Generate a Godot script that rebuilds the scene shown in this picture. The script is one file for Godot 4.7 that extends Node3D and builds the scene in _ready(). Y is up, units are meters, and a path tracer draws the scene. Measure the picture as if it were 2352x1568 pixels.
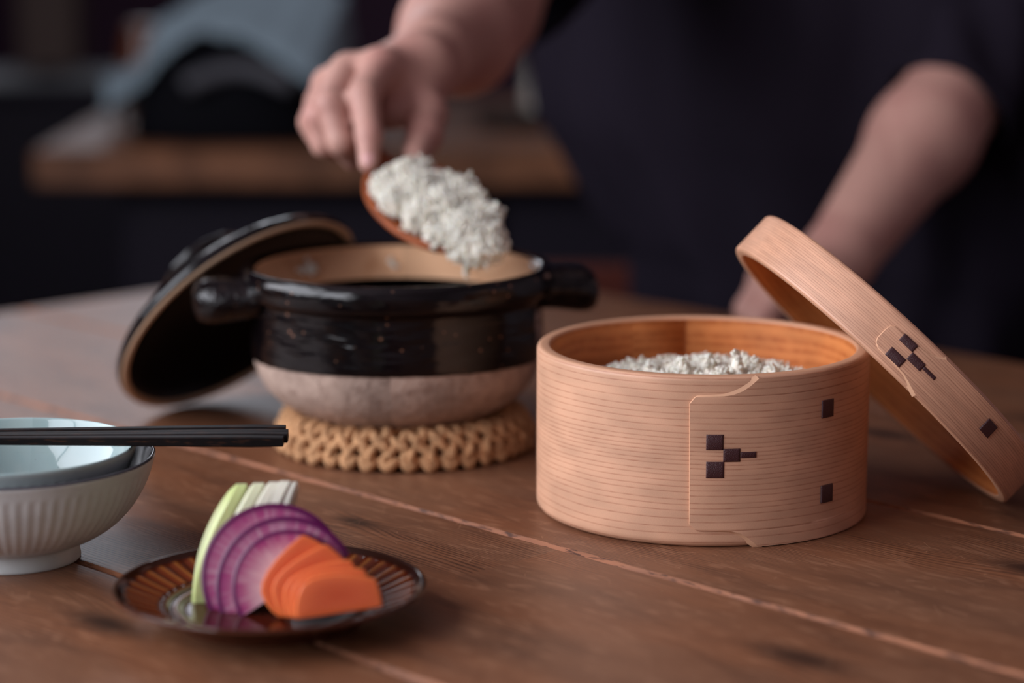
extends Node3D
# A kitchen table: wooden rice tub and its leaning lid, clay rice pot, bowls, pickles, and a person serving rice.
# The table top is y = 0, the floor y = -0.72. Metres.

const FLOOR := -0.72
const UD := Vector3(0.695, 0, 0.719)     # along the table boards
const ND := Vector3(0.719, 0, -0.695)    # across the boards, away from the lens
var rng := RandomNumberGenerator.new()
var M := {}


# ------------------------------------------------------------------ mesh collector
class G:
	var P := PackedVector3Array()
	var T := PackedVector2Array()
	var K := PackedColorArray()
	var S := PackedInt32Array()
	var group := 0

	func tri(a: Vector3, b: Vector3, c: Vector3, ta := Vector2(), tb := Vector2(), tc := Vector2(), ka := Color.WHITE, kb := Color.WHITE, kc := Color.WHITE) -> void:
		P.append(a); P.append(b); P.append(c)
		T.append(ta); T.append(tb); T.append(tc)
		K.append(ka); K.append(kb); K.append(kc)
		S.append(group)

	func quad(a: Vector3, b: Vector3, c: Vector3, d: Vector3, ta := Vector2(), tb := Vector2(), tc := Vector2(), td := Vector2(), ka := Color.WHITE, kb := Color.WHITE, kc := Color.WHITE, kd := Color.WHITE) -> void:
		tri(a, b, c, ta, tb, tc, ka, kb, kc)
		tri(a, c, d, ta, tc, td, ka, kc, kd)

	# rows of equal length -> skin
	func skin(rows: Array, closed := false, uv = null, col = null) -> void:
		var n: int = rows[0].size()
		var m := n if closed else n - 1
		for j in rows.size() - 1:
			var r0: PackedVector3Array = rows[j]
			var r1: PackedVector3Array = rows[j + 1]
			for i in m:
				var i2 := (i + 1) % n
				var t0 := Vector2(float(i) / m, float(j) / (rows.size() - 1))
				var t1 := Vector2(float(i + 1) / m, t0.y)
				var t2 := Vector2(t1.x, float(j + 1) / (rows.size() - 1))
				var t3 := Vector2(t0.x, t2.y)
				if uv != null:
					t0 = uv.call(i, j); t1 = uv.call(i + 1, j); t2 = uv.call(i + 1, j + 1); t3 = uv.call(i, j + 1)
				if col != null:
					quad(r0[i], r0[i2], r1[i2], r1[i], t0, t1, t2, t3, col.call(i, j), col.call(i2, j), col.call(i2, j + 1), col.call(i, j + 1))
				else:
					quad(r0[i], r0[i2], r1[i2], r1[i], t0, t1, t2, t3)

	func fan(ring: PackedVector3Array, flip := false) -> void:
		var c := Vector3()
		for p in ring: c += p
		c /= ring.size()
		for i in ring.size():
			var a := ring[i]
			var b := ring[(i + 1) % ring.size()]
			if flip: tri(c, b, a, Vector2(.5, .5), Vector2(), Vector2())
			else: tri(c, a, b, Vector2(.5, .5), Vector2(), Vector2())

	# commit as a surface; outward is judged about ref
	func commit(mesh: ArrayMesh, mat: Material, ref = null) -> ArrayMesh:
		var r := Vector3()
		if ref == null:
			for p in P: r += p
			r /= maxi(1, P.size())
		else:
			r = ref
		var v := 0.0
		for i in range(0, P.size(), 3):
			v += (P[i + 2] - P[i]).cross(P[i + 1] - P[i]).dot(P[i] + P[i + 1] + P[i + 2] - 3.0 * r)
		var st := SurfaceTool.new()
		st.begin(Mesh.PRIMITIVE_TRIANGLES)
		for i in range(0, P.size(), 3):
			st.set_smooth_group(S[i / 3])
			if (P[i + 2] - P[i]).cross(P[i + 1] - P[i]).length_squared() < 1e-20: continue
			for q in ([0, 1, 2] if v > 0.0 else [0, 2, 1]):
				st.set_color(K[i + q]); st.set_uv(T[i + q])
				st.add_vertex(P[i + q])
		st.generate_normals()
		st.index()
		st.set_material(mat)
		return st.commit(mesh)

	func moved(x: Transform3D) -> G:
		for i in P.size(): P[i] = x * P[i]
		return self


# ------------------------------------------------------------------ naming
func put(mesh: Mesh, called: String, parent: Node = self) -> MeshInstance3D:
	var o := MeshInstance3D.new()
	o.name = called
	o.mesh = mesh
	parent.add_child(o, true)
	return o

func part(g: G, called: String, mat: Material, parent: Node = self, ref = null) -> MeshInstance3D:
	return put(g.commit(ArrayMesh.new(), mat, ref), called, parent)

func tag(o: Node, label: String, category: String, group := "") -> Node:
	o.set_meta("label", label)
	o.set_meta("category", category)
	if group: o.set_meta("group", group)
	return o

func thing(called: String, at: Vector3, label: String, category: String, group := "") -> Node3D:
	var o := Node3D.new()
	o.name = called
	add_child(o, true)
	o.position = at
	tag(o, label, category, group)
	return o

func struct(g: G, called: String, mat: Material, ref = null) -> MeshInstance3D:
	var o := part(g, called, mat, self, ref)
	o.set_meta("kind", "structure")
	return o


# ------------------------------------------------------------------ shape helpers
func curve(pts: Array, n: int) -> PackedVector2Array:
	var out := PackedVector2Array()
	for i in pts.size() - 1:
		var a: Vector2 = pts[maxi(0, i - 1)]
		var b: Vector2 = pts[i]
		var c: Vector2 = pts[i + 1]
		var d: Vector2 = pts[mini(pts.size() - 1, i + 2)]
		for k in n:
			out.append(b.cubic_interpolate(c, a, d, float(k) / n))
	out.append(pts[-1])
	return out

func arc2(c: Vector2, r: float, a0: float, a1: float, n: int) -> PackedVector2Array:
	var out := PackedVector2Array()
	for k in n + 1:
		var a := deg_to_rad(lerpf(a0, a1, float(k) / n))
		out.append(c + r * Vector2(cos(a), sin(a)))
	return out

func ring_at(r: float, y: float, n: int) -> PackedVector3Array:
	var out := PackedVector3Array()
	for i in n:
		var a := TAU * i / n
		out.append(Vector3(r * sin(a), y, r * cos(a)))
	return out

# profile of (radius, y); shift(angle, index) -> Vector2 added to the profile point
func lathe(g: G, prof: PackedVector2Array, n: int, shift = null, col = null, vscale := 1.0) -> void:
	var rows := []
	var len_ := PackedFloat32Array()
	var l := 0.0
	for j in prof.size():
		if j: l += prof[j].distance_to(prof[j - 1])
		len_.append(l)
		var row := PackedVector3Array()
		for i in n:
			var a := TAU * i / n
			var p := prof[j]
			if shift != null: p += shift.call(a, j)
			row.append(Vector3(p.x * sin(a), p.y, p.x * cos(a)))
		rows.append(row)
	g.skin(rows, true, func(i, j): return Vector2(float(i) / n, len_[j] * vscale), col)

func tube(g: G, path: PackedVector3Array, rad: PackedFloat32Array, sides := 8, flat := 1.0) -> void:
	var rows := []
	var up := Vector3.UP
	for i in path.size():
		var d := (path[mini(i + 1, path.size() - 1)] - path[maxi(0, i - 1)]).normalized()
		if i == 0 and absf(d.dot(up)) > 0.9: up = Vector3.RIGHT
		var x := up.cross(d).normalized()
		up = d.cross(x).normalized()
		var row := PackedVector3Array()
		for k in sides:
			var a := TAU * k / sides
			row.append(path[i] + rad[i] * (x * cos(a) + up * sin(a) * flat))
		rows.append(row)
	g.skin(rows, true)
	g.fan(rows[0], true)
	g.fan(rows[-1])

func box(g: G, lo: Vector3, hi: Vector3, bev := 0.0) -> void:
	# chamfered box
	var keep := g.group
	g.group = -1
	var c := (lo + hi) / 2.0
	var h := (hi - lo) / 2.0
	var b := minf(bev, minf(h.x, minf(h.y, h.z)) * .9)
	for ax in 3:
		var u := (ax + 1) % 3
		var w := (ax + 2) % 3
		for s in [-1.0, 1.0]:
			var q := []
			for e in [[-1, -1], [1, -1], [1, 1], [-1, 1]]:
				var p := Vector3()
				p[ax] = s * h[ax]
				p[u] = e[0] * (h[u] - b)
				p[w] = e[1] * (h[w] - b)
				q.append(c + p)
			if s < 0: q.reverse()
			g.quad(q[0], q[3], q[2], q[1], Vector2(0, 0), Vector2(0, 1), Vector2(1, 1), Vector2(1, 0))
	if b > 0.0:
		for ax in 3:
			var u := (ax + 1) % 3
			var w := (ax + 2) % 3
			for e in [[-1, -1], [1, -1], [1, 1], [-1, 1]]:
				var q := []
				for k in [[-1, 0], [1, 0], [1, 1], [-1, 1]]:
					var p := Vector3()
					p[ax] = k[0] * (h[ax] - b)
					p[u] = e[0] * (h[u] - (b if k[1] == 1 else 0.0))
					p[w] = e[1] * (h[w] - (0.0 if k[1] == 1 else b))
					q.append(c + p)
				var nrm: Vector3 = (q[2] - q[0]).cross(q[1] - q[0])
				var out := Vector3()
				out[u] = e[0]; out[w] = e[1]
				if nrm.dot(out) < 0: q.reverse()
				g.quad(q[0], q[1], q[2], q[3])
		for sx in [-1.0, 1.0]:
			for sy in [-1.0, 1.0]:
				for sz in [-1.0, 1.0]:
					var p0 := c + Vector3(sx * h.x, sy * (h.y - b), sz * (h.z - b))
					var p1 := c + Vector3(sx * (h.x - b), sy * h.y, sz * (h.z - b))
					var p2 := c + Vector3(sx * (h.x - b), sy * (h.y - b), sz * h.z)
					if (p2 - p0).cross(p1 - p0).dot(Vector3(sx, sy, sz)) < 0: g.tri(p0, p2, p1)
					else: g.tri(p0, p1, p2)
	g.group = keep

func noise(sd: int, freq: float, oct := 3) -> FastNoiseLite:
	var n := FastNoiseLite.new()
	n.seed = sd
	n.frequency = freq
	n.noise_type = FastNoiseLite.TYPE_SIMPLEX_SMOOTH
	n.fractal_octaves = oct
	return n

# signed field of tapered bones joined smoothly, meshed as surface nets
func nets(g: G, bones: Array, cell: float) -> void:
	var lo := Vector3.ONE * 1e9
	var hi := -lo
	for b in bones:
		var r: float = maxf(b[2], b[3]) + cell * 3.0
		lo = lo.min(b[0] - Vector3.ONE * r).min(b[1] - Vector3.ONE * r)
		hi = hi.max(b[0] + Vector3.ONE * r).max(b[1] + Vector3.ONE * r)
	var n := Vector3i(((hi - lo) / cell).ceil()) + Vector3i.ONE
	var f := PackedFloat32Array()
	f.resize(n.x * n.y * n.z)
	f.fill(1.0)
	var sy := n.x
	var sz := n.x * n.y
	for b in bones:
		var pa: Vector3 = b[0]
		var ba: Vector3 = b[1] - b[0]
		var ra: float = b[2]
		var rb: float = b[3]
		var k: float = b[4]
		var bb := maxf(ba.length_squared(), 1e-9)
		var r := maxf(ra, rb) + k + 2.0 * cell
		var b0 := (((pa.min(b[1]) - Vector3.ONE * r) - lo) / cell).floor().max(Vector3.ZERO)
		var b1 := (((pa.max(b[1]) + Vector3.ONE * r) - lo) / cell).ceil()
		for z in range(int(b0.z), mini(int(b1.z) + 1, n.z)):
			for y in range(int(b0.y), mini(int(b1.y) + 1, n.y)):
				for x in range(int(b0.x), mini(int(b1.x) + 1, n.x)):
					var p := lo + Vector3(x, y, z) * cell - pa
					var h := clampf(p.dot(ba) / bb, 0.0, 1.0)
					var d := (p - ba * h).length() - lerpf(ra, rb, h)
					var at := x + y * sy + z * sz
					var e := f[at]
					var m := maxf(k - absf(d - e), 0.0) / k
					f[at] = minf(d, e) - m * m * k * .25
	var idx := PackedInt32Array()
	idx.resize(f.size())
	var V := PackedVector3Array()
	var off := [0, 1, sy, sy + 1, sz, sz + 1, sz + sy, sz + sy + 1]
	var cor := [Vector3(0, 0, 0), Vector3(1, 0, 0), Vector3(0, 1, 0), Vector3(1, 1, 0), Vector3(0, 0, 1), Vector3(1, 0, 1), Vector3(0, 1, 1), Vector3(1, 1, 1)]
	var edges := [[0, 1], [2, 3], [4, 5], [6, 7], [0, 2], [1, 3], [4, 6], [5, 7], [0, 4], [1, 5], [2, 6], [3, 7]]
	for z in n.z - 1:
		for y in n.y - 1:
			var base := y * sy + z * sz
			for x in n.x - 1:
				var at := base + x
				var c := 0
				for o in off:
					if f[at + o] < 0.0: c += 1
				if c == 0 or c == 8: continue
				var s := Vector3()
				var w := 0
				for e in edges:
					var da := f[at + off[e[0]]]
					var db := f[at + off[e[1]]]
					if (da < 0.0) != (db < 0.0):
						s += cor[e[0]].lerp(cor[e[1]], da / (da - db))
						w += 1
				idx[at] = V.size()
				V.append(lo + (Vector3(x, y, z) + s / w) * cell)
	for z in range(1, n.z - 1):
		for y in range(1, n.y - 1):
			for x in range(1, n.x - 1):
				var at := x + y * sy + z * sz
				var a := f[at] < 0.0
				for ax in 3:
					var st: int = [1, sy, sz][ax]
					if (f[at + st] < 0.0) == a: continue
					var u: int = [sy, sz, 1][ax]
					var v: int = [sz, 1, sy][ax]
					var q0 := V[idx[at]]
					var q1 := V[idx[at - u]]
					var q2 := V[idx[at - u - v]]
					var q3 := V[idx[at - v]]
					if a: g.quad(q0, q3, q2, q1)
					else: g.quad(q0, q1, q2, q3)


# ------------------------------------------------------------------ textures
func image_of(w: int, h: int, data: PackedByteArray) -> ImageTexture:
	return ImageTexture.create_from_image(Image.create_from_data(w, h, false, Image.FORMAT_RGB8, data))

func put_px(d: PackedByteArray, at: int, c: Color) -> void:
	d[at] = clampi(int(c.r * 255.0), 0, 255)
	d[at + 1] = clampi(int(c.g * 255.0), 0, 255)
	d[at + 2] = clampi(int(c.b * 255.0), 0, 255)

func table_wood(w: int, h: int, sd: int, knots: Array) -> ImageTexture:
	var d := PackedByteArray()
	d.resize(w * h * 3)
	var na := noise(sd, 1.0, 2)
	var nb := noise(sd + 1, 1.0, 2)
	var nc := noise(sd + 2, 1.0, 3)
	var base := Color(0.510, 0.350, 0.255)
	var red := Color(0.530, 0.338, 0.228)
	var dark := Color(0.255, 0.160, 0.118)
	for y in h:
		var t := 0.21 * y / h
		for x in w:
			var s := 1.0 * x / w
			var q := t + 0.010 * na.get_noise_2d(s * 2.2, t * 9.0)
			var kd := 0.0
			for k in knots:
				var e: Vector2 = Vector2((s - k.x) / 2.6, t - k.y) / k.z
				var g := exp(-e.length_squared() * .45)
				q += .9 * k.z * g * signf(t - k.y)
				kd = maxf(kd, exp(-e.length_squared() * 2.4))
			var v := q / 0.0024 + nb.get_noise_2d(s * 1.5, t * 40.0) * .8
			var fr := v - floorf(v)
			var line := smoothstep(.35, .85, fr) * (1.0 - smoothstep(.88, 1.0, fr))
			var fib := nb.get_noise_2d(s * 28.0, t * 1500.0)
			var blot := nc.get_noise_2d(s * 7.0, t * 26.0)
			var c := base.lerp(red, clampf(.5 + 1.2 * nc.get_noise_2d(s * 3.0 + 40.0, t * 12.0), 0, 1))
			c = c.lerp(dark, clampf(line * (.42 + .6 * blot) + .26 * fib + .06 + .30 * maxf(0.0, blot - .15), 0.0, 1.0))
			var wear := smoothstep(.18, .6, na.get_noise_2d(s * 22.0, t * 700.0)) * smoothstep(-.15, .35, nc.get_noise_2d(s * 4.0 + 9.0, t * 10.0 + 5.0))
			wear = maxf(wear, smoothstep(.22, .62, na.get_noise_2d(s * 34.0 + 70.0, t * 120.0)) * .8)
			c = c.lerp(Color(.74, .56, .44), wear * .30)
			c = c.lerp(Color(.10, .058, .045), kd * .72)
			put_px(d, (y * w + x) * 3, c)
	# worn scratches
	for i in 900:
		var px := rng.randf() * w
		var py := rng.randf() * h
		var a := rng.randfn(0.0, .5) if rng.randf() < .7 else rng.randf() * TAU
		var ln := rng.randf_range(3, 20) if rng.randf() < .85 else rng.randf_range(30, 90)
		var s := rng.randf_range(.25, .65)
		for k in int(ln):
			var x := int(px + k * cos(a) * .6)
			var y := int(py + k * sin(a))
			if x < 0 or y < 0 or x >= w or y >= h: continue
			var at := (y * w + x) * 3
			put_px(d, at, Color8(d[at], d[at + 1], d[at + 2]).lerp(Color(.80, .62, .48), s))
	return image_of(w, h, d)

# straight-grained thin bent wood: lines at irregular heights
func bent_wood(w: int, h: int, sd: int, base: Color, dark: Color, lines: PackedFloat32Array, wide: float, deep: float, wave: float) -> ImageTexture:
	var d := PackedByteArray()
	d.resize(w * h * 3)
	var na := noise(sd, 1.0, 2)
	var nb := noise(sd + 1, 1.0, 2)
	for y in h:
		for x in w:
			var u := float(x) / w
			var a := TAU * u
			var cx := cos(a)
			var cz := sin(a)
			var v := float(y) / h + wave * na.get_noise_3d(cx * .9, cz * .9, float(y) / h * 2.0)
			var k := lines.bsearch(v)
			var below := v - lines[k - 1] if k > 0 else 1.0
			var above := lines[k] - v if k < lines.size() else 1.0
			var m := clampf(1.0 - below / wide, 0, 1) * .8
			m = maxf(m, clampf(1.0 - above / (wide * 2.2), 0, 1) ** 2.0 * .6)
			var sp := nb.get_noise_2d(u * 900.0, v * 260.0)
			var broad := na.get_noise_2d(u * 14.0, v * 5.0 + 9.0)
			var c := base.lerp(dark, clampf(deep * m * (.8 + .5 * na.get_noise_2d(u * 60.0, v * 9.0)), 0, 1))
			c *= 1.0 + .045 * sp + .07 * broad
			put_px(d, (y * w + x) * 3, c)
	return image_of(w, h, d)

func speckle(w: int, h: int, sd: int, base: Color, other: Color, f1: float, lo: float, hi: float, dots: int, dot: Color, rmax: float, mottled := .1) -> ImageTexture:
	var d := PackedByteArray()
	d.resize(w * h * 3)
	var n := noise(sd, f1, 4)
	var n2 := noise(sd + 5, f1 * .2, 2)
	for y in h:
		for x in w:
			var c := base.lerp(other, smoothstep(lo, hi, n.get_noise_2d(x, y)))
			c *= 1.0 + mottled * 2.0 * n2.get_noise_2d(x, y)
			put_px(d, (y * w + x) * 3, c)
	for i in dots:
		var px := rng.randf() * w
		var py := rng.randf() * h
		var r := rng.randf_range(.6, rmax)
		for yy in range(int(py - r - 1), int(py + r + 2)):
			for xx in range(int(px - r - 1), int(px + r + 2)):
				var e := clampf(r + .5 - Vector2(xx - px, yy - py).length(), 0, 1)
				if e <= 0.0: continue
				var at := (posmod(yy, h) * w + posmod(xx, w)) * 3
				put_px(d, at, Color8(d[at], d[at + 1], d[at + 2]).lerp(dot, e * .9))
	return image_of(w, h, d)

func relief(sd: int, freq: float, oct := 3, size := 512) -> ImageTexture:
	return ImageTexture.create_from_image(noise(sd, freq, oct).get_seamless_image(size, size))

func mat(c: Color, rough: float, spec := .5) -> StandardMaterial3D:
	var m := StandardMaterial3D.new()
	m.albedo_color = c
	m.roughness = rough
	m.metallic_specular = spec
	return m

func tri(m: StandardMaterial3D, k: float) -> StandardMaterial3D:
	m.uv1_triplanar = true
	m.uv1_scale = Vector3.ONE * k
	return m

func bump(m: StandardMaterial3D, t: Texture2D, cm: float) -> StandardMaterial3D:
	m.heightmap_enabled = true
	m.heightmap_texture = t
	m.heightmap_scale = cm
	return m


# ------------------------------------------------------------------ scene
func _ready() -> void:
	rng.seed = 71
	lens_and_light()
	materials()
	room()
	table()
	rice_tub()
	tub_lid()
	rice_pot()
	pot_lid()
	trivet()
	bowls()
	chopsticks()
	pickle_plate()
	pickles()
	person()
	spoon_and_rice()
	background()


func lens_and_light() -> void:
	var cam := Camera3D.new()
	cam.name = "camera"
	cam.position = Vector3(0, .353, 0)
	cam.rotation_degrees = Vector3(-10.7, 0, 0)
	cam.near = .05
	cam.far = 30.0
	var at := CameraAttributesPhysical.new()
	at.frustum_focal_length = 85.0
	at.frustum_focus_distance = 1.305
	at.frustum_near = .05
	at.frustum_far = 30.0
	at.exposure_aperture = 2.9
	cam.attributes = at
	add_child(cam)
	cam.fov = rad_to_deg(2.0 * atan(12.0 / 85.0))

	var sky := ProceduralSkyMaterial.new()
	sky.sky_top_color = Color(.80, .86, .95)
	sky.sky_horizon_color = Color(.92, .94, .97)
	sky.ground_bottom_color = Color(.42, .42, .40)
	sky.ground_horizon_color = Color(.60, .60, .58)
	var env := Environment.new()
	env.background_mode = Environment.BG_SKY
	env.sky = Sky.new()
	env.sky.sky_material = sky
	env.background_energy_multiplier = 1.0
	env.tonemap_mode = Environment.TONE_MAPPER_LINEAR
	env.tonemap_exposure = 1.42
	env.sdfgi_enabled = true
	env.ssao_enabled = true
	env.ssil_enabled = true
	var we := WorldEnvironment.new()
	we.name = "surroundings"
	we.environment = env
	add_child(we)

	# daylight of the window far behind, at the left
	var bl := AreaLight3D.new()
	bl.name = "back_window_daylight"
	bl.area_size = Vector2(.95, 1.05)
	bl.light_color = Color(.97, .97, 1.0)
	bl.light_energy = .55
	bl.area_range = 12.0
	bl.shadow_enabled = true
	bl.position = Vector3(-.95, 1.15, -5.11)
	bl.rotation_degrees = Vector3(0, 180, 0)
	add_child(bl)
	# daylight of the two sashes of the window on the left
	for k in 2:
		var l := AreaLight3D.new()
		l.name = "window_daylight"
		l.area_size = Vector2(1.38, 1.40)
		l.light_color = Color(.97, .97, 1.0)
		l.light_energy = 2.6
		l.area_range = 12.0
		l.shadow_enabled = true
		l.position = Vector3(-1.49, 1.0, -1.20 + 1.46 * k)
		l.rotation_degrees = Vector3(0, -90, 0)
		add_child(l, true)


func materials() -> void:
	M.board = mat(Color.WHITE, .42, .45)
	M.board.albedo_texture = table_wood(2048, 840, 11, [Vector3(.33, .052, .012), Vector3(.53, .105, .010), Vector3(.79, .150, .014), Vector3(.12, .160, .009)])
	bump(M.board, M.board.albedo_texture, .035)
	M.worn = mat(Color.WHITE, .6)
	M.worn.albedo_texture = speckle(512, 64, 5, Color(.60, .395, .285), Color(.32, .20, .145), .03, .05, .5, 0, Color.BLACK, 1)

	var ln := PackedFloat32Array()
	var y := .03
	while y < 1.0:
		ln.append(y)
		y += lerpf(.028, .046, absf(y - .5) * 2.0) * rng.randf_range(.75, 1.3)
	M.tub = mat(Color.WHITE, .48, .45)
	M.tub.albedo_texture = bent_wood(2048, 512, 21, Color(.830, .640, .520), Color(.61, .365, .265), ln, .0036, .85, .010)
	M.tub_edge = mat(Color(.80, .60, .475), .5, .4)
	M.bevel = mat(Color(.845, .66, .53), .6, .3)
	var lw := PackedFloat32Array()
	y = .02
	while y < 1.0:
		lw.append(y)
		y += rng.randf_range(.05, .10)
	M.tub_in = mat(Color.WHITE, .5, .4)
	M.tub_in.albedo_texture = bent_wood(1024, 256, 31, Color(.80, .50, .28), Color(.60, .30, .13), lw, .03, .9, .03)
	var ll := PackedFloat32Array()
	y = .02
	while y < 1.0:
		ll.append(y)
		y += rng.randf_range(.036, .058)
	M.lid = mat(Color.WHITE, .42, .5)
	M.lid.albedo_texture = bent_wood(2048, 256, 41, Color(.830, .630, .510), Color(.58, .36, .27), ll, .009, .8, .006)
	M.bark = mat(Color(.26, .135, .145), .42, .5)
	bump(M.bark, relief(8, .05), .02)
	tri(M.bark, 60.0)

	M.glaze = mat(Color.WHITE, .14, .45)
	M.glaze.albedo_texture = speckle(1024, 256, 51, Color(.048, .034, .042), Color(.085, .050, .042), .02, .15, .6, 260, Color(.52, .36, .27), 2.2)
	bump(M.glaze, relief(52, .02, 4), .06)
	M.glaze_in = mat(Color(.018, .014, .018), .3, .4)
	M.clay = mat(Color.WHITE, .85, .3)
	M.clay.albedo_texture = speckle(512, 512, 61, Color(.71, .62, .565), Color(.61, .52, .47), .02, -.2, .5, 160, Color(.20, .14, .12), 3.0)
	tri(bump(M.clay, relief(62, .03), .06), 9.0)
	M.cream = mat(Color.WHITE, .6, .35)
	M.cream.albedo_texture = speckle(256, 256, 65, Color(.80, .63, .49), Color(.72, .53, .38), .012, .1, .6, 0, Color.BLACK, 1)
	tri(M.cream, 9.0)
	M.lid_rim = mat(Color(.82, .70, .58), .65, .3)
	M.rope = mat(Color.WHITE, .9, .2)
	M.rope.albedo_texture = speckle(512, 512, 71, Color(.84, .65, .48), Color(.64, .45, .31), .035, -.1, .5, 500, Color(.84, .68, .48), 2.0)
	tri(bump(M.rope, relief(72, .05), .12), 30.0)

	M.celadon = mat(Color.WHITE, .07, .5)
	M.celadon_out = mat(Color(.68, .73, .73), .38, .45)
	M.celadon.albedo_texture = speckle(512, 512, 81, Color(.60, .69, .69), Color(.64, .71, .70), .01, -.4, .4, 60, Color(.42, .44, .42), 1.6, .03)
	tri(M.celadon, 8.0)
	M.dark_glaze = mat(Color(.30, .30, .32), .10, .5)
	M.grey_glaze = mat(Color.WHITE, .34, .45)
	M.grey_glaze.albedo_texture = speckle(512, 512, 85, Color(.76, .775, .77), Color(.72, .735, .73), .01, -.4, .4, 120, Color(.46, .44, .42), 1.4, .04)
	tri(M.grey_glaze, 8.0)
	M.amber = mat(Color.WHITE, .10, .42)
	M.amber.vertex_color_use_as_albedo = true
	M.ebony = mat(Color.WHITE, .55, .25)
	M.ebony.albedo_texture = speckle(512, 64, 91, Color(.075, .055, .055), Color(.22, .13, .09), .03, .1, .6, 0, Color.BLACK, 1)
	M.ebony.uv1_scale = Vector3(1, 6, 1)

	M.pickle = mat(Color.WHITE, .30, .5)
	M.pickle.vertex_color_use_as_albedo = true
	M.pickle.subsurf_scatter_enabled = true
	M.pickle.subsurf_scatter_strength = .08
	M.rice = mat(Color(.94, .915, .86), .42, .4)
	M.rice.subsurf_scatter_enabled = true
	M.rice.subsurf_scatter_strength = .15
	M.rice.backlight_enabled = true
	M.rice.backlight = Color(.7, .68, .65)
	M.rice_core = mat(Color(.94, .91, .85), .6, .3)

	M.skin = mat(Color.WHITE, .5, .4)
	M.skin.albedo_texture = speckle(256, 256, 95, Color(.75, .575, .52), Color(.70, .50, .46), .012, -.2, .6, 0, Color.BLACK, 1, .03)
	tri(bump(M.skin, relief(96, .06), .012), 5.0)
	M.nail = mat(Color(.82, .62, .60), .25, .5)
	M.shirt = mat(Color(.125, .108, .142), .95, .12)
	tri(bump(M.shirt, relief(97, .2), .02), 12.0)
	M.cloth_dark = mat(Color(.09, .085, .11), .95, .15)
	M.hair = mat(Color(.05, .04, .04), .5)
	M.spoon = mat(Color.WHITE, .45, .4)
	M.spoon.albedo_texture = speckle(512, 128, 99, Color(.60, .31, .155), Color(.46, .22, .11), .012, -.2, .5, 0, Color.BLACK, 1)
	tri(M.spoon, 8.0)

	M.plaster = mat(Color(.27, .20, .26), .9, .2)
	M.pale_plaster = mat(Color(.66, .60, .62), .9, .2)
	M.plank = mat(Color(.13, .10, .11), .7, .3)
	M.counter = mat(Color.WHITE, .5, .4)
	M.counter.albedo_texture = speckle(512, 512, 101, Color(.48, .315, .215), Color(.37, .235, .155), .012, -.3, .5, 0, Color.BLACK, 1)
	tri(M.counter, 2.0)
	M.black_wood = mat(Color(.09, .07, .115), .6, .3)
	M.post = mat(Color(.36, .31, .29), .8, .2)
	M.black_cloth = mat(Color(.035, .035, .055), .8, .2)
	M.grey_strap = mat(Color(.32, .32, .34), .6, .3)
	M.blue_cloth = mat(Color(.52, .585, .62), .9, .2)
	bump(M.blue_cloth, relief(103, .03), .2)
	tri(M.blue_cloth, 4.0)
	M.jar = mat(Color(.42, .22, .11), .3, .5)
	M.white_china = mat(Color(.72, .70, .66), .3, .5)
	M.black_iron = mat(Color(.05, .045, .055), .5, .4)
	M.red_seat = mat(Color(.30, .13, .10), .6, .3)
	M.frame = mat(Color(.30, .24, .20), .6, .3)


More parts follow.
